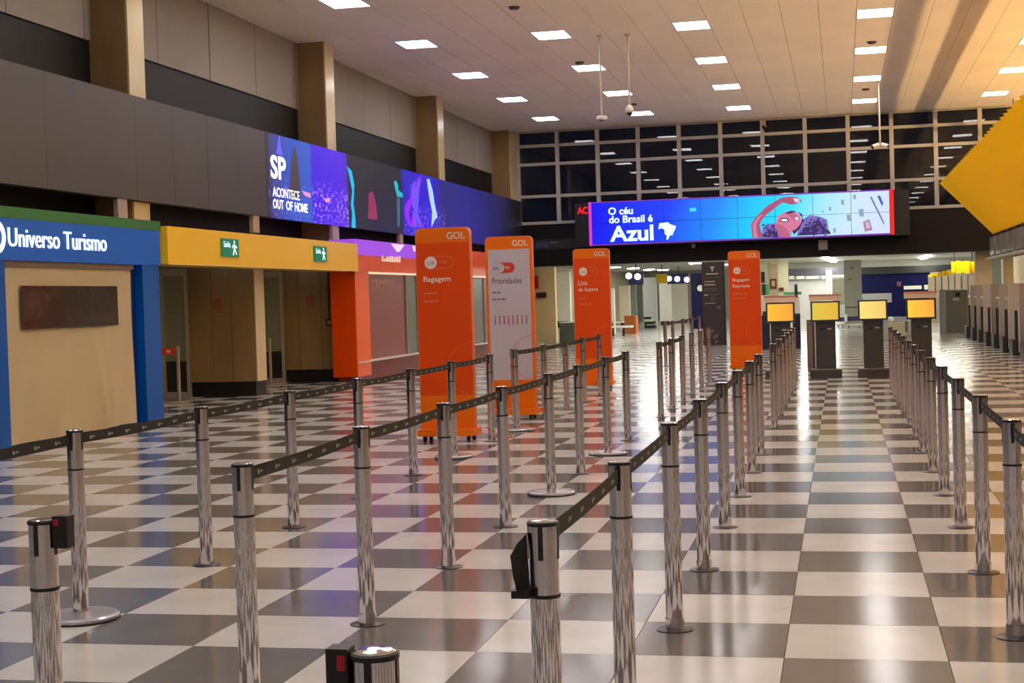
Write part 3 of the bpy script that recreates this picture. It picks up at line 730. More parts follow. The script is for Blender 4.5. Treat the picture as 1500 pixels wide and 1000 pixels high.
vtext('O céu', 891, 303.8, 927, 315); vtext('do Brasil é', 892, 316.3, 956, 327.3); vtext('Azul', 893.5, 331, 957, 354.5)
def vpoly(name, pts, m, lift=0):
    b = MB(); q = [onY(x, y, vp-lift) for x, y in pts]; b.v = [tuple(p) for p in q]; b.f = [tuple(range(len(q)))]; b.sm = [False]
    return b.build(name, m, vw)
c8 = lambda x, y: (860+x/8.333, 280+y/8.333)
vpoly('map_shape', [c8(*p) for p in [(880, 390), (930, 385), (985, 375), (1010, 400), (1085, 425), (1080, 455), (1055, 500), (1045, 535), (1010, 540), (985, 595), (965, 580), (975, 545), (945, 515), (945, 470), (910, 450), (870, 465)]], VW)
vpoly('corner_mark', [c8(*p) for p in [(1250, 205), (1330, 200), (1330, 245), (1250, 248)]], glow('video cyan mark', (60, 215, 255), 1.0))
c6 = lambda x, y: (1060+x/6, 280+y/6)
VS = glow('video skin', (176, 84, 120), .95); VSL = glow('video skin light', (214, 122, 160), 1.0); VH = glow('video hair', (62, 40, 110), .8); VH2 = glow('video hair light', (130, 120, 205), .9); VD = glow('video dark', (90, 30, 90), .8)
def cp(name, pts, m, l): return vpoly(name, [c6(*p) for p in pts], m, l)
cp('hair_print', [(330, 405), (345, 320), (395, 285), (450, 280), (500, 300), (500, 405)], VH2, .002)
cp('hair_print', [(640, 390), (690, 250), (760, 210), (850, 225), (910, 250), (920, 330), (945, 375), (800, 385)], VH2, .002)
cp('hair_print', [(650, 390), (700, 320), (770, 300), (790, 255), (850, 260), (880, 320), (930, 350), (940, 376)], VH, .003)
cp('hair_print', [(345, 405), (370, 350), (430, 320), (470, 350), (480, 402)], VH, .003)
_rg = random.Random(3); hb = MB(); hc = MB()
for k in range(90):
    right = k % 3; x = _rg.uniform(660, 930) if right else _rg.uniform(345, 480); yy = _rg.uniform(225, 380) if right else _rg.uniform(290, 400)
    if right and yy < 225+(x-780)**2/160*.5+ (0 if x < 900 else 40): continue
    q = [onY(*c6(x+dx, yy+dy), vp-.0045) for dx, dy in ((-14, 4), (2, -11), (15, -3), (-1, 12))]
    n = (hb if k % 2 else hc); i0 = len(n.v); n.v += [tuple(p_) for p_ in q]; n.f.append(tuple(range(i0, i0+4))); n.sm.append(False)
hb.build('hair_curls', VH, vw)['kind'] = 'stuff'; hc.build('hair_curls', glow('video hair violet', (120, 95, 190), .9), vw)['kind'] = 'stuff'
cp('arm_print', [(250, 408), (240, 290), (275, 235), (320, 190), (380, 130), (450, 90), (500, 60), (530, 90), (480, 125), (430, 165), (370, 210), (330, 260), (315, 300), (345, 408)], VS, .004)
cp('arm_print', [(262, 408), (255, 290), (290, 240), (330, 200), (345, 205), (305, 255), (285, 300), (300, 408)], VSL, .005)
cp('hand_print', [(490, 70), (520, 52), (600, 48), (650, 52), (680, 75), (690, 100), (660, 85), (640, 110), (600, 118), (560, 110), (520, 100)], VS, .005)
cp('hand_print', [(610, 60), (660, 65), (670, 80), (630, 100)], glow('video nail', (240, 205, 235), 1.0), .006)
cp('face_print', [(450, 300), (470, 230), (520, 190), (580, 170), (640, 185), (680, 230), (675, 290), (640, 330), (600, 350), (590, 404), (490, 405), (480, 350), (455, 330)], VSL, .006)
cp('face_print', [(600, 350), (640, 330), (675, 290), (690, 230), (650, 180), (690, 200), (698, 260), (670, 330), (620, 380)], VD, .007)
cp('mouth_print', [(485, 265), (510, 235), (560, 235), (580, 265), (540, 272)], VD, .008)
cp('mouth_print', [(500, 258), (520, 243), (555, 245), (565, 262), (535, 264)], VW, .009)
cp('face_print', [(455, 330), (452, 300), (480, 285), (520, 300), (560, 335), (590, 404), (490, 405), (480, 350)], glow('video skin mid', (196, 100, 140), .95), .0065)
cp('face_print', [(560, 200), (600, 190), (640, 205), (660, 240), (630, 262), (600, 240)], glow('video skin mid', (196, 100, 140), .95), .0065)
cp('brow_print', [(560, 182), (600, 170), (640, 178), (620, 186), (590, 184)], VH, .0085)
cp('eye_print', [(540, 190), (590, 178), (610, 188), (560, 200)], VD, .008)
cp('eye_print', [(625, 230), (650, 228), (655, 250), (638, 252)], VW, .009)
for k, (x, y, s) in enumerate(((1045, 98, 20), (935, 155, 16), (1100, 235, 26), (1210, 190, 30), (975, 345, 18), (1150, 50, 18), (870, 180, 10))):
    cp('building_print', [(x-s*.8, y-s), (x+s*.6, y-s*1.2), (x+s*.8, y+s), (x-s*.5, y+s*1.1)], glow('video pale grey', (150, 175, 205), .9), .004)
cp('building_print', [(1225, 270), (1280, 245), (1310, 340), (1240, 355)], glow('video rose', (190, 140, 175), .9), .004)
cp('building_print', [(1245, 275), (1275, 265), (1290, 320), (1255, 330)], glow('video pale rose', (215, 190, 215), .95), .005)
cp('building_print', [(1285, 50), (1300, 45), (1410, 270), (1410, 300)], glow('video blue grey', (110, 140, 190), .9), .004)
cp('building_print', [(1350, 40), (1375, 38), (1405, 110), (1390, 130)], glow('video blue', (50, 110, 210), .9), .004)

p = onY(855, 308, VY+.0)
r = thing('red_led_sign', 'small red glowing LED lettering beside the video wall', 'led sign', (p.x, 39.98, p.z))
bx('case', HB, r, p.x-.28, p.x+.15, VY+.02, VY+.05, p.z-.16, p.z+.16)
text('letters', 'AC', (p.x-.2, VY+.015, p.z-.11), X_, Z_, .32, .22, glow('led red bright', (255, 20, 30), 1.3), r, bold=.03)
p = onY(800, 358, 39.97)
r = thing('direction_sign', 'dim direction sign with blue box and arrow on the black wall', 'sign', (p.x, 40, p.z))
bx('panel', mat('sign black', (28, 28, 34), .5), r, p.x-.68, p.x+.95, 39.96, 40.0, p.z-.16, p.z+.16)
bx('blue_box', mat('sign slate', (52, 62, 92), .5), r, p.x-.32, p.x+.08, 39.955, 39.96, p.z-.09, p.z+.09)
bx('line_print', mat('sign pale', (120, 120, 128), .5), r, p.x+.14, p.x+.38, 39.955, 39.96, p.z+.04, p.z+.07)
bx('line_print', mat('sign dim', (66, 66, 74), .5), r, p.x+.14, p.x+.6, 39.955, 39.96, p.z-.04, p.z-.02)
b = MB(); b.prism([(-.6, -.1), (-.56, -.1), (-.56, .02), (-.51, .02), (-.58, .11), (-.65, .02), (-.6, .02)], (p.x, 39.955, p.z), X_, Z_, (0, .004, 0)); b.build('arrow', mat('sign dim', (66, 66, 74), .5), r)

# ================================================================== THINGS HANGING FROM THE CEILING
PALE = mat('pale pole', (176, 166, 152), .4); CAMW = mat('camera white', (214, 206, 196), .4)
def hang(name, label, cat, x, y, Y, zb):
    p = onZ(x, y, ZC); r = thing(name, label, cat, (p.x, p.y, ZC))
    MB().lathe(p.x, p.y, [(.05, ZC-.03), (.05, ZC)], 12).build('ceiling_plate', PALE, r)
    MB().tube((p.x, p.y, zb), (p.x, p.y, ZC), .022, 10).build('pole', PALE, r); return r, p
r, p = hang('wireless_antenna', 'flat round antenna disc on a pale hanging pole', 'antenna', 878, 52, 23.5, 5.08)
MB().lathe(p.x, p.y, [(.06, 4.98), (.11, 5.0), (.11, 5.045), (.09, 5.07)], 20).build('disc', CAMW, r); MB().lathe(p.x, p.y, [(.05, 4.965), (.05, 4.985)], 14).build('underside', BLACK, r)
r, p = hang('dome_camera', 'white dome security camera on a pale hanging pole', 'security camera', 919, 50, 23.5, 5.2)
MB().lathe(p.x, p.y, [(.07, 5.11), (.085, 5.14), (.075, 5.2), (.04, 5.26)], 18).build('housing', CAMW, r); MB().lathe(p.x, p.y, [(.01, 5.045), (.04, 5.06), (.06, 5.09), (.062, 5.115)], 16).build('dome', BLACK, r)
r, p = hang('twin_camera', 'pair of white security cameras on a pole before the night windows', 'security camera', 1287, 119.5, 32, 5.1)
for s in (-1, 1):
    MB().tube((p.x+s*.04, p.y, 5.08), (p.x+s*.19, p.y-.1, 5.02), .06, 12).build('camera_body', CAMW, r)
    MB().tube((p.x+s*.17, p.y-.088, 5.028), (p.x+s*.20, p.y-.105, 5.016), .045, 12).build('lens', BLACK, r)
p = onY(1120, 184, 39.7)
r = thing('wall_camera', 'small dark camera under the ceiling edge at the night windows', 'security camera', (p.x, 39.8, ZC))
MB().tube((p.x, 39.75, p.z), (p.x, 39.75, ZC), .03).build('arm', PALE, r); MB().lathe(p.x, 39.75, [(.03, p.z-.12), (.08, p.z-.06), (.08, p.z)], 14).build('dome', BLACK, r)

# ================================================================== YELLOW FOLDED CANOPY OVER THE CHECK-IN DESKS
CAN = mat('yellow folded sheet', (255, 208, 0), .5, spec=.3)
_nt = CAN.node_tree; _t = _nt.nodes.new('ShaderNodeBsdfTranslucent'); _t.inputs[0].default_value = lin((255, 205, 0))+(1,)
_m = _nt.nodes.new('ShaderNodeMixShader'); _m.inputs[0].default_value = .2; _o = _nt.nodes['Material Output']
_nt.links.new(_nt.nodes['Principled BSDF'].outputs[0], _m.inputs[1]); _nt.links.new(_t.outputs[0], _m.inputs[2]); _nt.links.new(_m.outputs[0], _o.inputs['Surface'])
cn = thing('folded_canopy', 'yellow folded sheet canopy over the check-in counters', 'canopy', (3.6, 25, 2.94))
P0, P1 = Vector((3.0, 0, 4.26)), Vector((4.26, 0, 2.94)); nrm_ = Vector((-(P0-P1).z, 0, -(P1-P0).x)).normalized()
nrm_ = Vector((-.722, 0, -.69)).normalized()
y = 35.9; k = 0; pitch = .28; fold = .11
while y > 8:
    y2 = y-pitch; b = MB()
    def L(yv, up): o_ = nrm_*(fold if up else 0); e_ = Vector((-.69, 0, .722))*(.09 if up else 0); return (P0+Vector((0, yv, 0))+o_+e_, P1+Vector((0, yv, 0))+o_-e_*.4)
    a = L(y, k % 2); c = L(y2, (k+1) % 2)
    b.quad(a[0], a[1], c[1], c[0])
    b.build('fold', CAN, cn); y = y2; k += 1
MB().tube((4.25, 8, 2.90), (4.25, 35.9, 2.90), .03, 8).build('lower_rail', mat('canopy rail', (200, 150, 40), .4), cn)
# warm cove light standing behind the canopy
COVEM = mat('warm tube', (250, 240, 220), .5, emit=(255, 206, 138), estr=COVE)
cv = thing('cove_light', 'warm uplight tube in a trough behind the yellow canopy', 'cove light', (11, 18, 2.85))
TG = mat('trough grey', (120, 116, 110), .6)
bx('trough', TG, cv, 10.2, 11.88, 0, 39.6, 2.75, 2.8)
bx('lip', TG, cv, 10.18, 10.2, 0, 39.6, 2.75, 3.19)
MB().tube((11, .2, 3.0), (11, 39.4, 3.0), .05, 8).build('tube', COVEM, cv)
TR = mat('shadow caster steel', (90, 86, 82), .6)
r = thing('shadow_bar', 'steel shadow bar, added unseen behind the yellow canopy', 'shadow bar', (5.03, 20, 5.63))  # long bar added out of view to cast a dark band on the ceiling
bx('bar', TR, r, 4.87, 5.2, 0, 39.9, 5.62, 5.65)
for yv in (6, 14, 22, 30, 38): bx('hanger', TR, r, 5.02, 5.05, yv, yv+.03, 5.65, ZC)
r = thing('shadow_pipe', 'wavy pipe added unseen behind the yellow canopy to shade the ceiling', 'conduit', (4.91, 20, 5.37))  # added out of view as well, for the wavy shadow band
b = MB(); pv = None
for k in range(66):
    yv = 0+k*.6; q = (4.91+.03*math.sin(k*.42)+.02*math.sin(k*.83+1), yv, 5.37)
    if pv: b.tube(pv, q, .07, 6)
    pv = q
b.build('conduit', TR, r)

# row of grey counter displays under the canopy
dspM = mat('grey display', (138, 136, 132), .35)
for k in range(9):
    y = 24.2+k*1.62
    r = thing('counter_display', 'grey hanging display under the yellow canopy, '+ORD[8-k]+' from the black end wall', 'display', (4.4, y+.6, 2.9), 'displays over the check-in counters')
    bx('panel', dspM, r, 4.36, 4.44, y, y+1.15, 2.34, 2.83); bx('back', BLACK, r, 4.44, 4.5, y-.1, y+1.25, 2.3, 2.86)
    bx('hanger', BLACK, r, 4.42, 4.46, y+.5, y+.56, 2.86, 3.0)
r = thing('display_beam', 'long pale beam under the counter displays', 'beam', (4.5, 32, 2.24)); bx('beam', mat('pale beam', (190, 176, 150), .5), r, 4.38, 4.6, 22, 39.8, 2.24, 2.30)

# ================================================================== CHECK-IN COUNTERS
CG = [mat('counter grey', (166, 164, 162), .45), mat('counter warm grey', (148, 144, 142), .45), mat('counter pale', (188, 185, 182), .45)]
CD = mat('counter dark', (52, 48, 46), .5)
for k in range(8):
    y = 24.0+k*2.0; m_ = CG[k % 3]
    r = thing('check_in_counter', 'grey check-in counter with tall side panel, '+ORD[7-k]+' from the pale passage columns', 'counter', (4.2, y+.8, 0), 'check-in counters')
    bx('side_panel', m_, r, 3.78, 4.85, y, y+.06, .08, 1.52)
    bx('front_panel', CG[(k+1) % 3], r, 3.86, 3.92, y+.06, y+1.05, .08, 1.18)
    bx('top', CG[2], r, 3.8, 4.5, y+.06, y+1.1, 1.18, 1.22)
    bx('luggage_scale', CD, r, 3.75, 4.6, y+1.15, y+1.85, 0, .34)
    bx('post', CD, r, 3.8, 3.86, y+1.1, y+1.16, 0, .95)
    bx('foot', CD, r, 3.82, 4.8, y+.01, y+.05, 0, .08)
# pale rear wall with columns behind the counters
r = struct(bx('wall_counters', mat('counter back wall', (186, 164, 126), .6), None, 6.4, 6.6, 14, 40.0, 0, 2.9))
bx('lower_run', mat('counter back wall', (186, 164, 126), .6), r, 6.4, 6.6, 40.0, 56, 0, 2.5)
for k in range(9): bx('panel_joint', mat('joint brown', (140, 118, 86), .6), r, 6.36, 6.4, 22+k*3.1, 22.5+k*3.1, 0, 2.9)
for n, (px, w_) in enumerate(((1443, 24), (1480, 14))):
    a = onY(px-w_/2, 420, 40.3); c = onY(px+w_/2, 420, 40.3)
    q = thing('passage_column', ['broad pale column beyond the check-in counters', 'narrow pale column beyond the check-in counters'][n], 'column', ((a.x+c.x)/2, 40.8, 0))
    bx('shaft', mat('pale column', (206, 196, 164), .55), q, a.x, c.x, 40.62, 41.0, .12, 3.1); bx('foot', mat('column foot', (120, 110, 96), .5), q, a.x-.02, c.x+.02, 40.6, 41.02, 0, .12)

# ================================================================== PASSAGE BEYOND, UNDER THE MEZZANINE
SOF = mat('passage soffit', (186, 186, 172), .6)
ZP = 3.15; YE = 84
pc = struct(bx('ceiling_passage', SOF, None, -12.6, 11.9, 40.6, 92, ZP, ZP+.1))
ZS = 2.9
bx('soffit', SOF, pc, -12.3, -4.6, 40.6, YE, ZS, ZP)
struct(bx('wall_end', mat('end wall', (150, 150, 138), .6), None, -12.6, 11.9, YE, YE+.3, 0, ZP))
struct(bx('wall_passage', mat('passage wall', (196, 184, 156), .6), None, -12.6, -12.3, 40.6, YE, 0, ZP))
PL = mat('passage lamp', (240, 240, 240), .5, emit=(250, 250, 238), estr=48)
def px_box(name, m_, parent, x0, y0, x1, y1, Y, depth, ground=False):
    a = onY(x0, y1, Y); c = onY(x1, y0, Y)
    return bx(name, m_, parent, a.x, c.x, Y, Y+depth, 0 if ground else a.z, c.z)
def px_thing(name, label, cat, x0, y0, x1, y1, Y, group=None, ground=False):
    a = onY((x0+x1)/2, y1, Y); return thing(name, label, cat, (a.x, Y, 0 if ground else a.z), group)
# round down lights and tube lamps
for n, (x, y) in enumerate(((900, 391), (928, 392.5), (951, 394.5), (1019, 385), (971, 394.8), (1063, 387))):
    p = onZ(x, y, ZS)
    r = thing('down_light', 'round white down light in the passage ceiling, '+['just past the Lista de Espera banner', 'above the first navy sign', 'between the navy signs', 'beside the brown information totem', 'above the yellow sign', 'behind the Bagagem Expressa banner'][n], 'ceiling light', (p.x, p.y, ZS), 'round passage lights')
    MB().lathe(p.x, p.y, [(.27, ZS-.04), (.3, ZS-.02), (.3, ZS)], 20).build('diffuser', PL, r)
for n, ((xa, ya), (xb, yb_)) in enumerate((((1208, 376), (1234, 389)), ((1359, 373.5), (1338, 387)))):
    a, c = onZ(xa, ya, ZP-.01), onZ(xb, yb_, ZP-.01)
    if c.y > 83: c = a+(c-a)*((83-a.y)/(c.y-a.y))
    r = thing('tube_lamp', ['bright tube lamp in the passage ceiling above the golden kiosk screen', 'bright tube lamp in the passage ceiling above the yellow to orange kiosk screen'][n], 'ceiling light', ((a.x+c.x)/2, (a.y+c.y)/2, ZP))
    d_ = (c-a).normalized(); s_ = Vector((-d_.y, d_.x, 0))*.16; b = MB()
    b.quad(a-s_, c-s_, c+s_, a+s_); b.quad(a-s_-Z_*.05, a+s_-Z_*.05, c+s_-Z_*.05, c-s_-Z_*.05); b.quad(a-s_, a-s_-Z_*.05, c-s_-Z_*.05, c-s_); b.quad(a+s_, c+s_, c+s_-Z_*.05, a+s_-Z_*.05); b.quad(a-s_, a+s_, a+s_-Z_*.05, a-s_-Z_*.05); b.quad(c-s_, c-s_-Z_*.05, c+s_-Z_*.05, c+s_)
    b.build('diffuser', PL, r)
for k in range(5):  # unseen fill lamps added to brighten the passage
    for xx in (-6.5, -1.5, 4.5):
        left = xx < -4.6; yy = 43.5+k*3.4 if left else 46+k*5.6; zz = ZS if left else ZP
        r = thing('hidden_fill_lamp', 'added fill lamp in the passage ceiling, unseen behind the black wall edge', 'ceiling light', (xx, yy, zz), 'added fill lamps of the passage')
        bx('diffuser', PL, r, xx-.3, xx+.3, yy-.5, yy+.5, zz-.03, zz)

WP = mat('white panel', (238, 236, 220), .5); BEI = mat('beige panel', (226, 196, 146), .55); NAVY = mat('navy panel', (5, 9, 62), .5, spec=.2); GRN = mat('pale green', (90, 200, 130), .5)
GLS = mat('greenish glass', (150, 168, 160), .12); DNAVY = mat('dark navy', (24, 22, 62), .45)
r = px_thing('beige_partition', 'plain beige partition beyond the pale totem banner', 'partition', 772, 392, 812, 500, 44.8, ground=True)
px_box('panel', BEI, r, 772, 391, 812, 500, 44.8, .3, True)
px_box('red_box', mat('fire red', (190, 40, 30), .5), r, 780, 404, 788, 423, 44.7, .08)
px_box('dark_plate', mat('plate brown', (60, 34, 16), .5), r, 785.5, 428, 800, 436, 44.75, .05)
for n, (x0, x1, Y, m_, y0) in enumerate(((813, 834, 47, WP, 398), (893, 899, 55, WP, 422), (908, 922, 60, mat('cream panel', (232, 218, 186), .5), 418), (922, 931, 62, GLS, 405), (943, 961, 66, mat('cool grey panel', (206, 208, 206), .5), 406), (967, 982, 70, WP, 412), (983, 1008, 74, WP, 414), (1009, 1014, 72, mat('taupe panel', (140, 122, 104), .5), 404))):
    r = px_thing('passage_partition', ['pale panel with glass beside the beige partition', 'slim cream panel just past the Lista de Espera banner', 'cream wall panel behind the orange cabinet', 'greenish glass panel beside the cream wall panel', 'cool grey board leaning in the passage below the yellow sign', 'white panel below the yellow sign', 'white panel below the lit navy sign', 'slim taupe panel beside the navy wall'][n], 'partition', x0, y0, x1, 480, Y, ground=True)
    px_box('panel', m_, r, x0, y0, x1, 480, Y, .25, True)
    px_box('foot', CD, r, x0+1, 470, x1-1, 480, Y-.03, .1, False).location.z = 0
for n, (x0, y0, x1, y1, Y, m_) in enumerate(((921, 401, 942, 417, 58, DNAVY), (961, 401, 977, 415, 64, mat('yellow sign', (205, 172, 20), .5)), (978, 400, 1008, 416, 68, DNAVY))):
    r = px_thing('hanging_sign', ['navy hanging sign with two white lamps', 'plain yellow hanging sign', 'navy hanging sign with three white lamps'][n], 'sign', x0, y0, x1, y1, Y)
    px_box('board', m_, r, x0, y0, x1, y1, Y, .2)
    for lx, ly in (((921, 404), (934, 405)), (), ((980, 408), (992, 408.5), (1006, 409.5)))[n]:
        p = onY(lx, ly, Y-.1); b = MB(); b.lathe(p.x, p.y, [(.05, p.z-.13), (.13, p.z-.07), (.13, p.z+.07), (.05, p.z+.13)], 12); b.build('lamp', glow('sign lamp', (225, 230, 255), 3), r)
    a = onY((x0+x1)/2, y0, Y); bx('hanger', BLACK, r, a.x-.02, a.x+.02, Y+.08, Y+.12, a.z, ZS)
r = px_thing('orange_cabinet', 'orange brown cabinet beside the passage counter', 'cabinet', 915, 462, 930, 489, 53.4, ground=True)
px_box('body', mat('orange brown wood', (165, 88, 30), .5), r, 915, 462, 929, 489, 53.4, .6, True); px_box('side_edge', mat('orange edge', (200, 110, 50), .5), r, 929, 463, 931.5, 489, 53.4, .6, True)
r = px_thing('glass_counter', 'low glass counter with pale top beyond the banners', 'counter', 820, 471, 846, 503, 43.2, ground=True)
px_box('body', mat('counter glass', (120, 126, 110), .2), r, 820, 473, 846, 503, 43.2, .8, True); px_box('top', WP, r, 819, 471, 847, 473.5, 43.15, .9)
r = px_thing('passage_table', 'low white table with stools beside the orange cabinet', 'table', 893, 471, 924, 490, 50.5, ground=True)
px_box('top', WP, r, 893, 477, 924, 480.5, 50.5, .8); px_box('upper_shelf', WP, r, 893, 471, 912, 473, 50.7, .5)
px_box('leg', CD, r, 896, 480, 899, 490, 50.7, .1, True); px_box('leg', CD, r, 912, 480, 915, 490, 50.7, .1, True)
b = MB(); 
r = px_thing('stacked_signs', 'stack of black and white striped boards against the grey board', 'boards', 943, 464, 960, 479, 64, ground=True)
for k in range(4):
    px_box('board', BLACK if k % 2 == 0 else WP, r, 943+k*1.5, 464+k*3.6, 953+k*2.4, 467.5+k*3.6, 64-k*.1, .3)
px_box('foot', BLACK, r, 944, 476, 960, 481, 63.5, .5, True)
# dark information totem
r = px_thing('information_totem', 'dark brown information totem with white lines of text', 'totem', 1031, 383, 1058, 506, 37.9, ground=True)
TB = mat('totem brown', (60, 50, 46), .45); TT = mat('totem text', (200, 190, 180), .5); TS = mat('totem dim text', (112, 102, 94), .5)
px_box('body', TB, r, 1030.5, 383, 1058, 505, 37.9, .2, True); px_box('edge', mat('totem edge', (34, 34, 42), .4), r, 1058, 383, 1061, 505, 37.92, .18, True)
c9 = lambda x, y: (980+x/8.333, 360+y/8.333)
for (x0, y0, x1, y1, m_) in ((505, 250, 550, 275, TT), (520, 275, 535, 310, TT), (450, 332, 600, 352, TT), (435, 380, 620, 392, TS), (430, 428, 560, 442, TT), (430, 448, 545, 460, TS), (430, 468, 565, 484, TT), (430, 515, 580, 528, TS), (430, 540, 570, 552, TS), (430, 592, 475, 606, TT), (500, 588, 605, 598, TS), (505, 630, 570, 642, TS), (510, 655, 565, 667, TS), (435, 696, 570, 706, TT), (585, 735, 630, 765, TS)):
    a = c9(x0, y0); d_ = c9(x1, y1); px_box('text_line', m_, r, a[0], a[1], d_[0], d_[1], 37.89, .01)
for k, (x0, y0, x1, y1) in enumerate(((1040, 489, 1046, 482), (1044, 496, 1053, 489), (1046, 503, 1053, 498))):
    a = onY(x0, y0, 37.885); d_ = onY(x1, y1, 37.885); b = MB(); n_ = Vector((-(d_-a).z, 0, (d_-a).x))*.28
    b.v = [tuple(a), tuple((a+d_)/2+n_), tuple(d_), tuple((a+d_)/2-n_)]; b.f = [(0, 1, 2, 3)]; b.sm = [False]; b.build('leaf_print', TS, r)
# navy wall, grey column, far signs
r = px_thing('navy_wall', 'dark navy wall panel behind the brown information totem', 'wall panel', 1013, 400, 1034, 466, 60, ground=True)
px_box('panel', NAVY, r, 1013.5, 399, 1060, 466, 60, .2, True); p = onY(1026, 422, 59.95); MB().tube((p.x, 59.9, p.z), (p.x, 60, p.z), .14, 14).build('round_mark', WP, r)
r = px_thing('navy_stand', 'narrow dark navy stand beside the orange kiosk screen', 'stand', 1117, 455, 1126, 514, 33.6, ground=True)
px_box('panel', DNAVY, r, 1117, 462, 1127, 514, 33.6, .15, True); px_box('panel', DNAVY, r, 1162, 462, 1172, 507, 34.0, .15, True); px_box('cross_bar', DNAVY, r, 1117, 459, 1172, 463, 34.0, .1)
px_box('white_sheet', WP, r, 1115, 432, 1126, 456, 34.1, .05); px_box('white_sheet', WP, r, 1163, 436, 1171, 462, 34.1, .05)
px_box('green_strip', GRN, r, 1115, 416, 1126, 432, 34.2, .05); px_box('green_strip', GRN, r, 1148, 427, 1174, 432, 34.2, .05)
for x in (1120, 1167):
    px_box('pole', CD, r, x-1, 416, x+1, 512, 34.15, .06, True)
r = px_thing('grey_column', 'broad grey column in the passage between the kiosk screens', 'column', 1238, 387, 1261, 470, 62, ground=True)
px_box('shaft', mat('grey column paint', (158, 156, 142), .5), r, 1238, 380, 1261.5, 470, 62, .9, True)
px_box('plate', TS, r, 1246, 391, 1250, 394, 61.98, .02); px_box('band', CD, r, 1238, 449, 1256, 451, 61.97, .02); px_box('plate', TS, r, 1241, 408, 1248, 410, 61.98, .02)
r = px_thing('navy_billboard', 'wide dark navy wall behind the pale yellow kiosk screen', 'wall panel', 1262, 389, 1362, 430, 76, ground=True)
px_box('panel', NAVY, r, 1262, 392, 1362, 465, 76, .2, True); px_box('upper_panel', mat('olive dark', (44, 44, 42), .5), r, 1262, 387, 1400, 402, 75.9, .1)
px_box('grey_counter', mat('grey counter far', (160, 158, 158), .5), r, 1262, 429, 1306, 444, 74, .3); px_box('red_mark', mat('brown red mark', (120, 70, 70), .5), r, 1314, 412, 1320, 419, 75.85, .05)
px_box('white_letters', WP, r, 1324, 418, 1350, 424, 75.8, .05); px_box('white_letters', WP, r, 1354, 417, 1360, 424, 75.8, .05)
r = px_thing('far_shop', 'distant shop front with white sign letters behind the golden kiosk screen', 'shop', 1153, 390, 1238, 440, 78, ground=True)
px_box('upper_board', mat('slate board', (78, 78, 86), .5), r, 1154, 391, 1237, 405, 78, .2)
for a, c in ((1156, 1163), (1167, 1178), (1181, 1199), (1204, 1210)): px_box('letters', WP, r, a, 404, c, 408.5, 77.9, .05)
px_box('ledge', BLACK, r, 1154, 408.5, 1212, 411, 77.9, .1); px_box('shutter', mat('pale shutter', (192, 192, 188), .5), r, 1154, 411, 1210, 446, 78.1, .1, True)
px_box('post', WP, r, 1211, 396, 1213.5, 446, 77.8, .2); px_box('post', WP, r, 1216, 396, 1218.5, 446, 77.8, .2); px_box('lit_rail', WP, r, 1219, 402.5, 1237, 405.5, 77.9, .1)
px_box('dark_bay', mat('bay olive', (104, 104, 84), .5), r, 1219, 408, 1237, 446, 78.1, .1)
r = px_thing('passage_wall_panel', 'cream wall with framed brown picture above the orange kiosk screen', 'wall panel', 1115, 380, 1154, 440, 70, ground=True)
px_box('panel', mat('cream wall', (198, 190, 158), .5), r, 1115, 380, 1154, 440, 70, .2, True); px_box('strip', mat('tan strip', (170, 148, 118), .5), r, 1127, 386, 1139, 440, 69.95, .05, True)
px_box('frame', mat('frame brown', (80, 44, 20), .5), r, 1128, 408, 1137.5, 423, 69.9, .05); px_box('picture', mat('picture tan', (190, 150, 110), .5), r, 1130.5, 411, 1135, 419, 69.88, .02); px_box('dark_plate', mat('frame brown', (80, 44, 20), .5), r, 1141, 421, 1148, 426, 69.9, .05)
px_box('dark_plate', BLACK, r, 1115, 398, 1120, 414, 69.9, .05)
# waiting benches on the far floor
BN = mat('bench navy', (52, 50, 92), .5)
for n, (x0, x1, y0, Y) in enumerate(((1225, 1238, 464, 56), (1241, 1262, 463, 55))):
    r = px_thing('waiting_bench', ['navy waiting bench seen beside the golden screen kiosk', 'navy waiting bench seen between two kiosks'][n], 'bench', x0, y0, x1, 480, Y, ground=True)
    px_box('back', BN, r, x0, y0, x1, y0+7, Y, .06); px_box('seat', mat('bench pale', (206, 202, 186), .5), r, x0, 474, x1, 477, Y-.4, .45)
    px_box('leg', CD, r, x0+2, 477, x0+3.5, 482, Y-.3, .1, True); px_box('leg', CD, r, x1-4, 477, x1-2.5, 482, Y-.3, .1, True)
    px_box('armrest', WP, r, x0+(12 if n == 0 else -3), 460, x0+(14 if n == 0 else 0), 471, Y-.1, .1)
r = px_thing('beige_desk', 'low beige information desk between the kiosk bodies', 'desk', 1302, 471, 1326, 487, 47, ground=True)
px_box('body', mat('desk beige', (196, 186, 150), .5), r, 1303, 472, 1326, 487, 47, .6, True); px_box('side', mat('desk brown', (120, 100, 70), .5), r, 1326, 470, 1330, 487, 47, .6, True)
MB().lathe(onY(1305, 467, 47).x, 47.2, [(.02, onY(1305, 472, 47).z), (.1, onY(1305, 470, 47).z), (.1, onY(1305, 466, 47).z), (.03, onY(1305, 464, 47).z)], 12).build('round_lamp', WP, r)
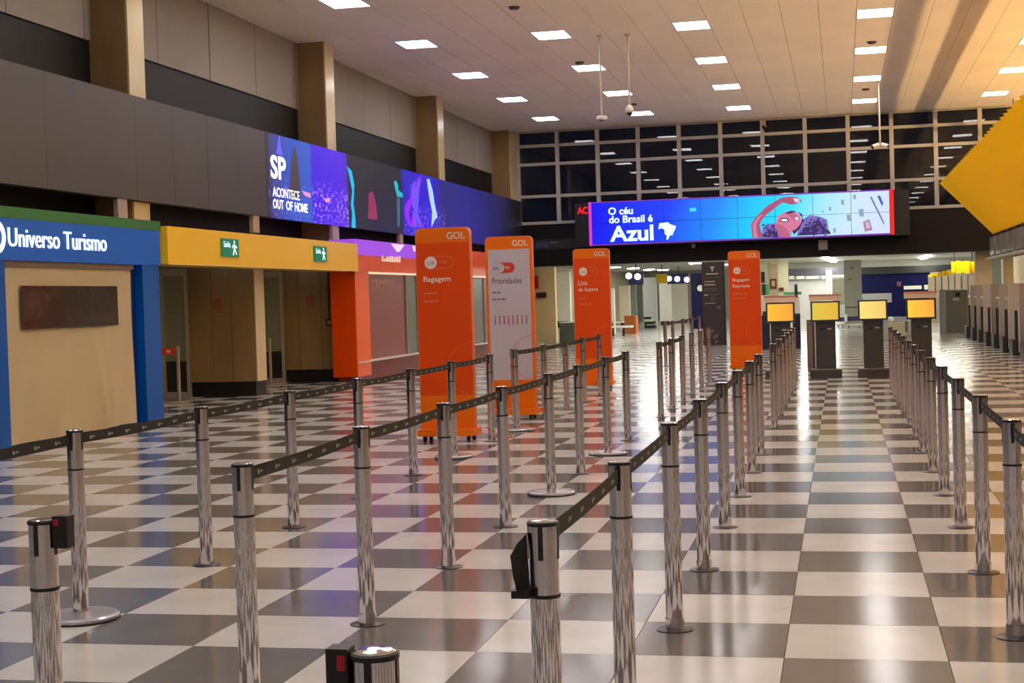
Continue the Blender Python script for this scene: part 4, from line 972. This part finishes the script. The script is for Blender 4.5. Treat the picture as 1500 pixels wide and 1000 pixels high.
r = px_thing('grey_stand', 'slim taupe stand just behind the golden screen kiosk', 'stand', 1183, 470, 1195, 541, 23, ground=True)
px_box('body', mat('taupe stand', (118, 108, 96), .5), r, 1183, 468, 1192, 541, 22.6, .2, True); px_box('edge', mat('stand edge', (176, 166, 158), .4), r, 1192, 468, 1195, 541, 22.6, .15, True)
# far yellow canopies and pale walls near the counters
r = thing('far_canopy', 'small yellow folded canopy far beyond the check-in counters', 'canopy', tuple(onY(1410, 398, 52)))
for k in range(5):
    x0 = 1394+k*6.6; px_box('fold', CAN, r, x0, 383-(k % 2), x0+6.6, 399+(k % 2)*1.5, 52-(k % 2)*.15, .3)
for k in range(5):
    x0 = 1360+k*7; px_box('fold', CAN, r, x0, 402-k*1.8, x0+7, 406-k*.8, 58-k*.8, .3)
for x in (1398, 1424): a = onY(x, 384, 52); bx('hanger', BLACK, r, a.x-.02, a.x+.02, 52.1, 52.14, a.z, ZP)
r = px_thing('pale_backdrop', 'pale backdrop wall below the small yellow canopy', 'wall panel', 1360, 404, 1428, 424, 60, ground=True)
for k in range(7): px_box('panel', mat(('pale tan', 'pale grey tan')[k % 2], ((200, 178, 146), (186, 172, 150))[k % 2], .5), r, 1361+k*9.6, 403, 1370.4+k*9.6, 470, 60, .2, True)
r = px_thing('grey_screen_panel', 'large grey glass screen at the far end of the counters', 'panel', 1385, 424, 1418, 490, 44.5, ground=True)
px_box('panel', mat('grey glass panel', (150, 150, 138), .3), r, 1386, 424, 1417, 490, 44.5, .1, True); px_box('dark_logo', BLACK, r, 1400, 428, 1406, 434, 44.45, .05); px_box('pale_line', WP, r, 1396, 436, 1405, 440, 44.45, .05)
px_box('upright', mat('pale grey upright', (170, 172, 176), .4), r, 1377, 424, 1386, 488, 45, .1, True)

# small pale brackets under the video wall
px_box('bracket', mat('bracket pale', (150, 148, 140), .5), vw, 1199, 351, 1212, 366, 39.7, .05)
px_box('bracket', mat('bracket pale', (150, 148, 140), .5), vw, 1013, 356, 1018, 363, 39.7, .05)
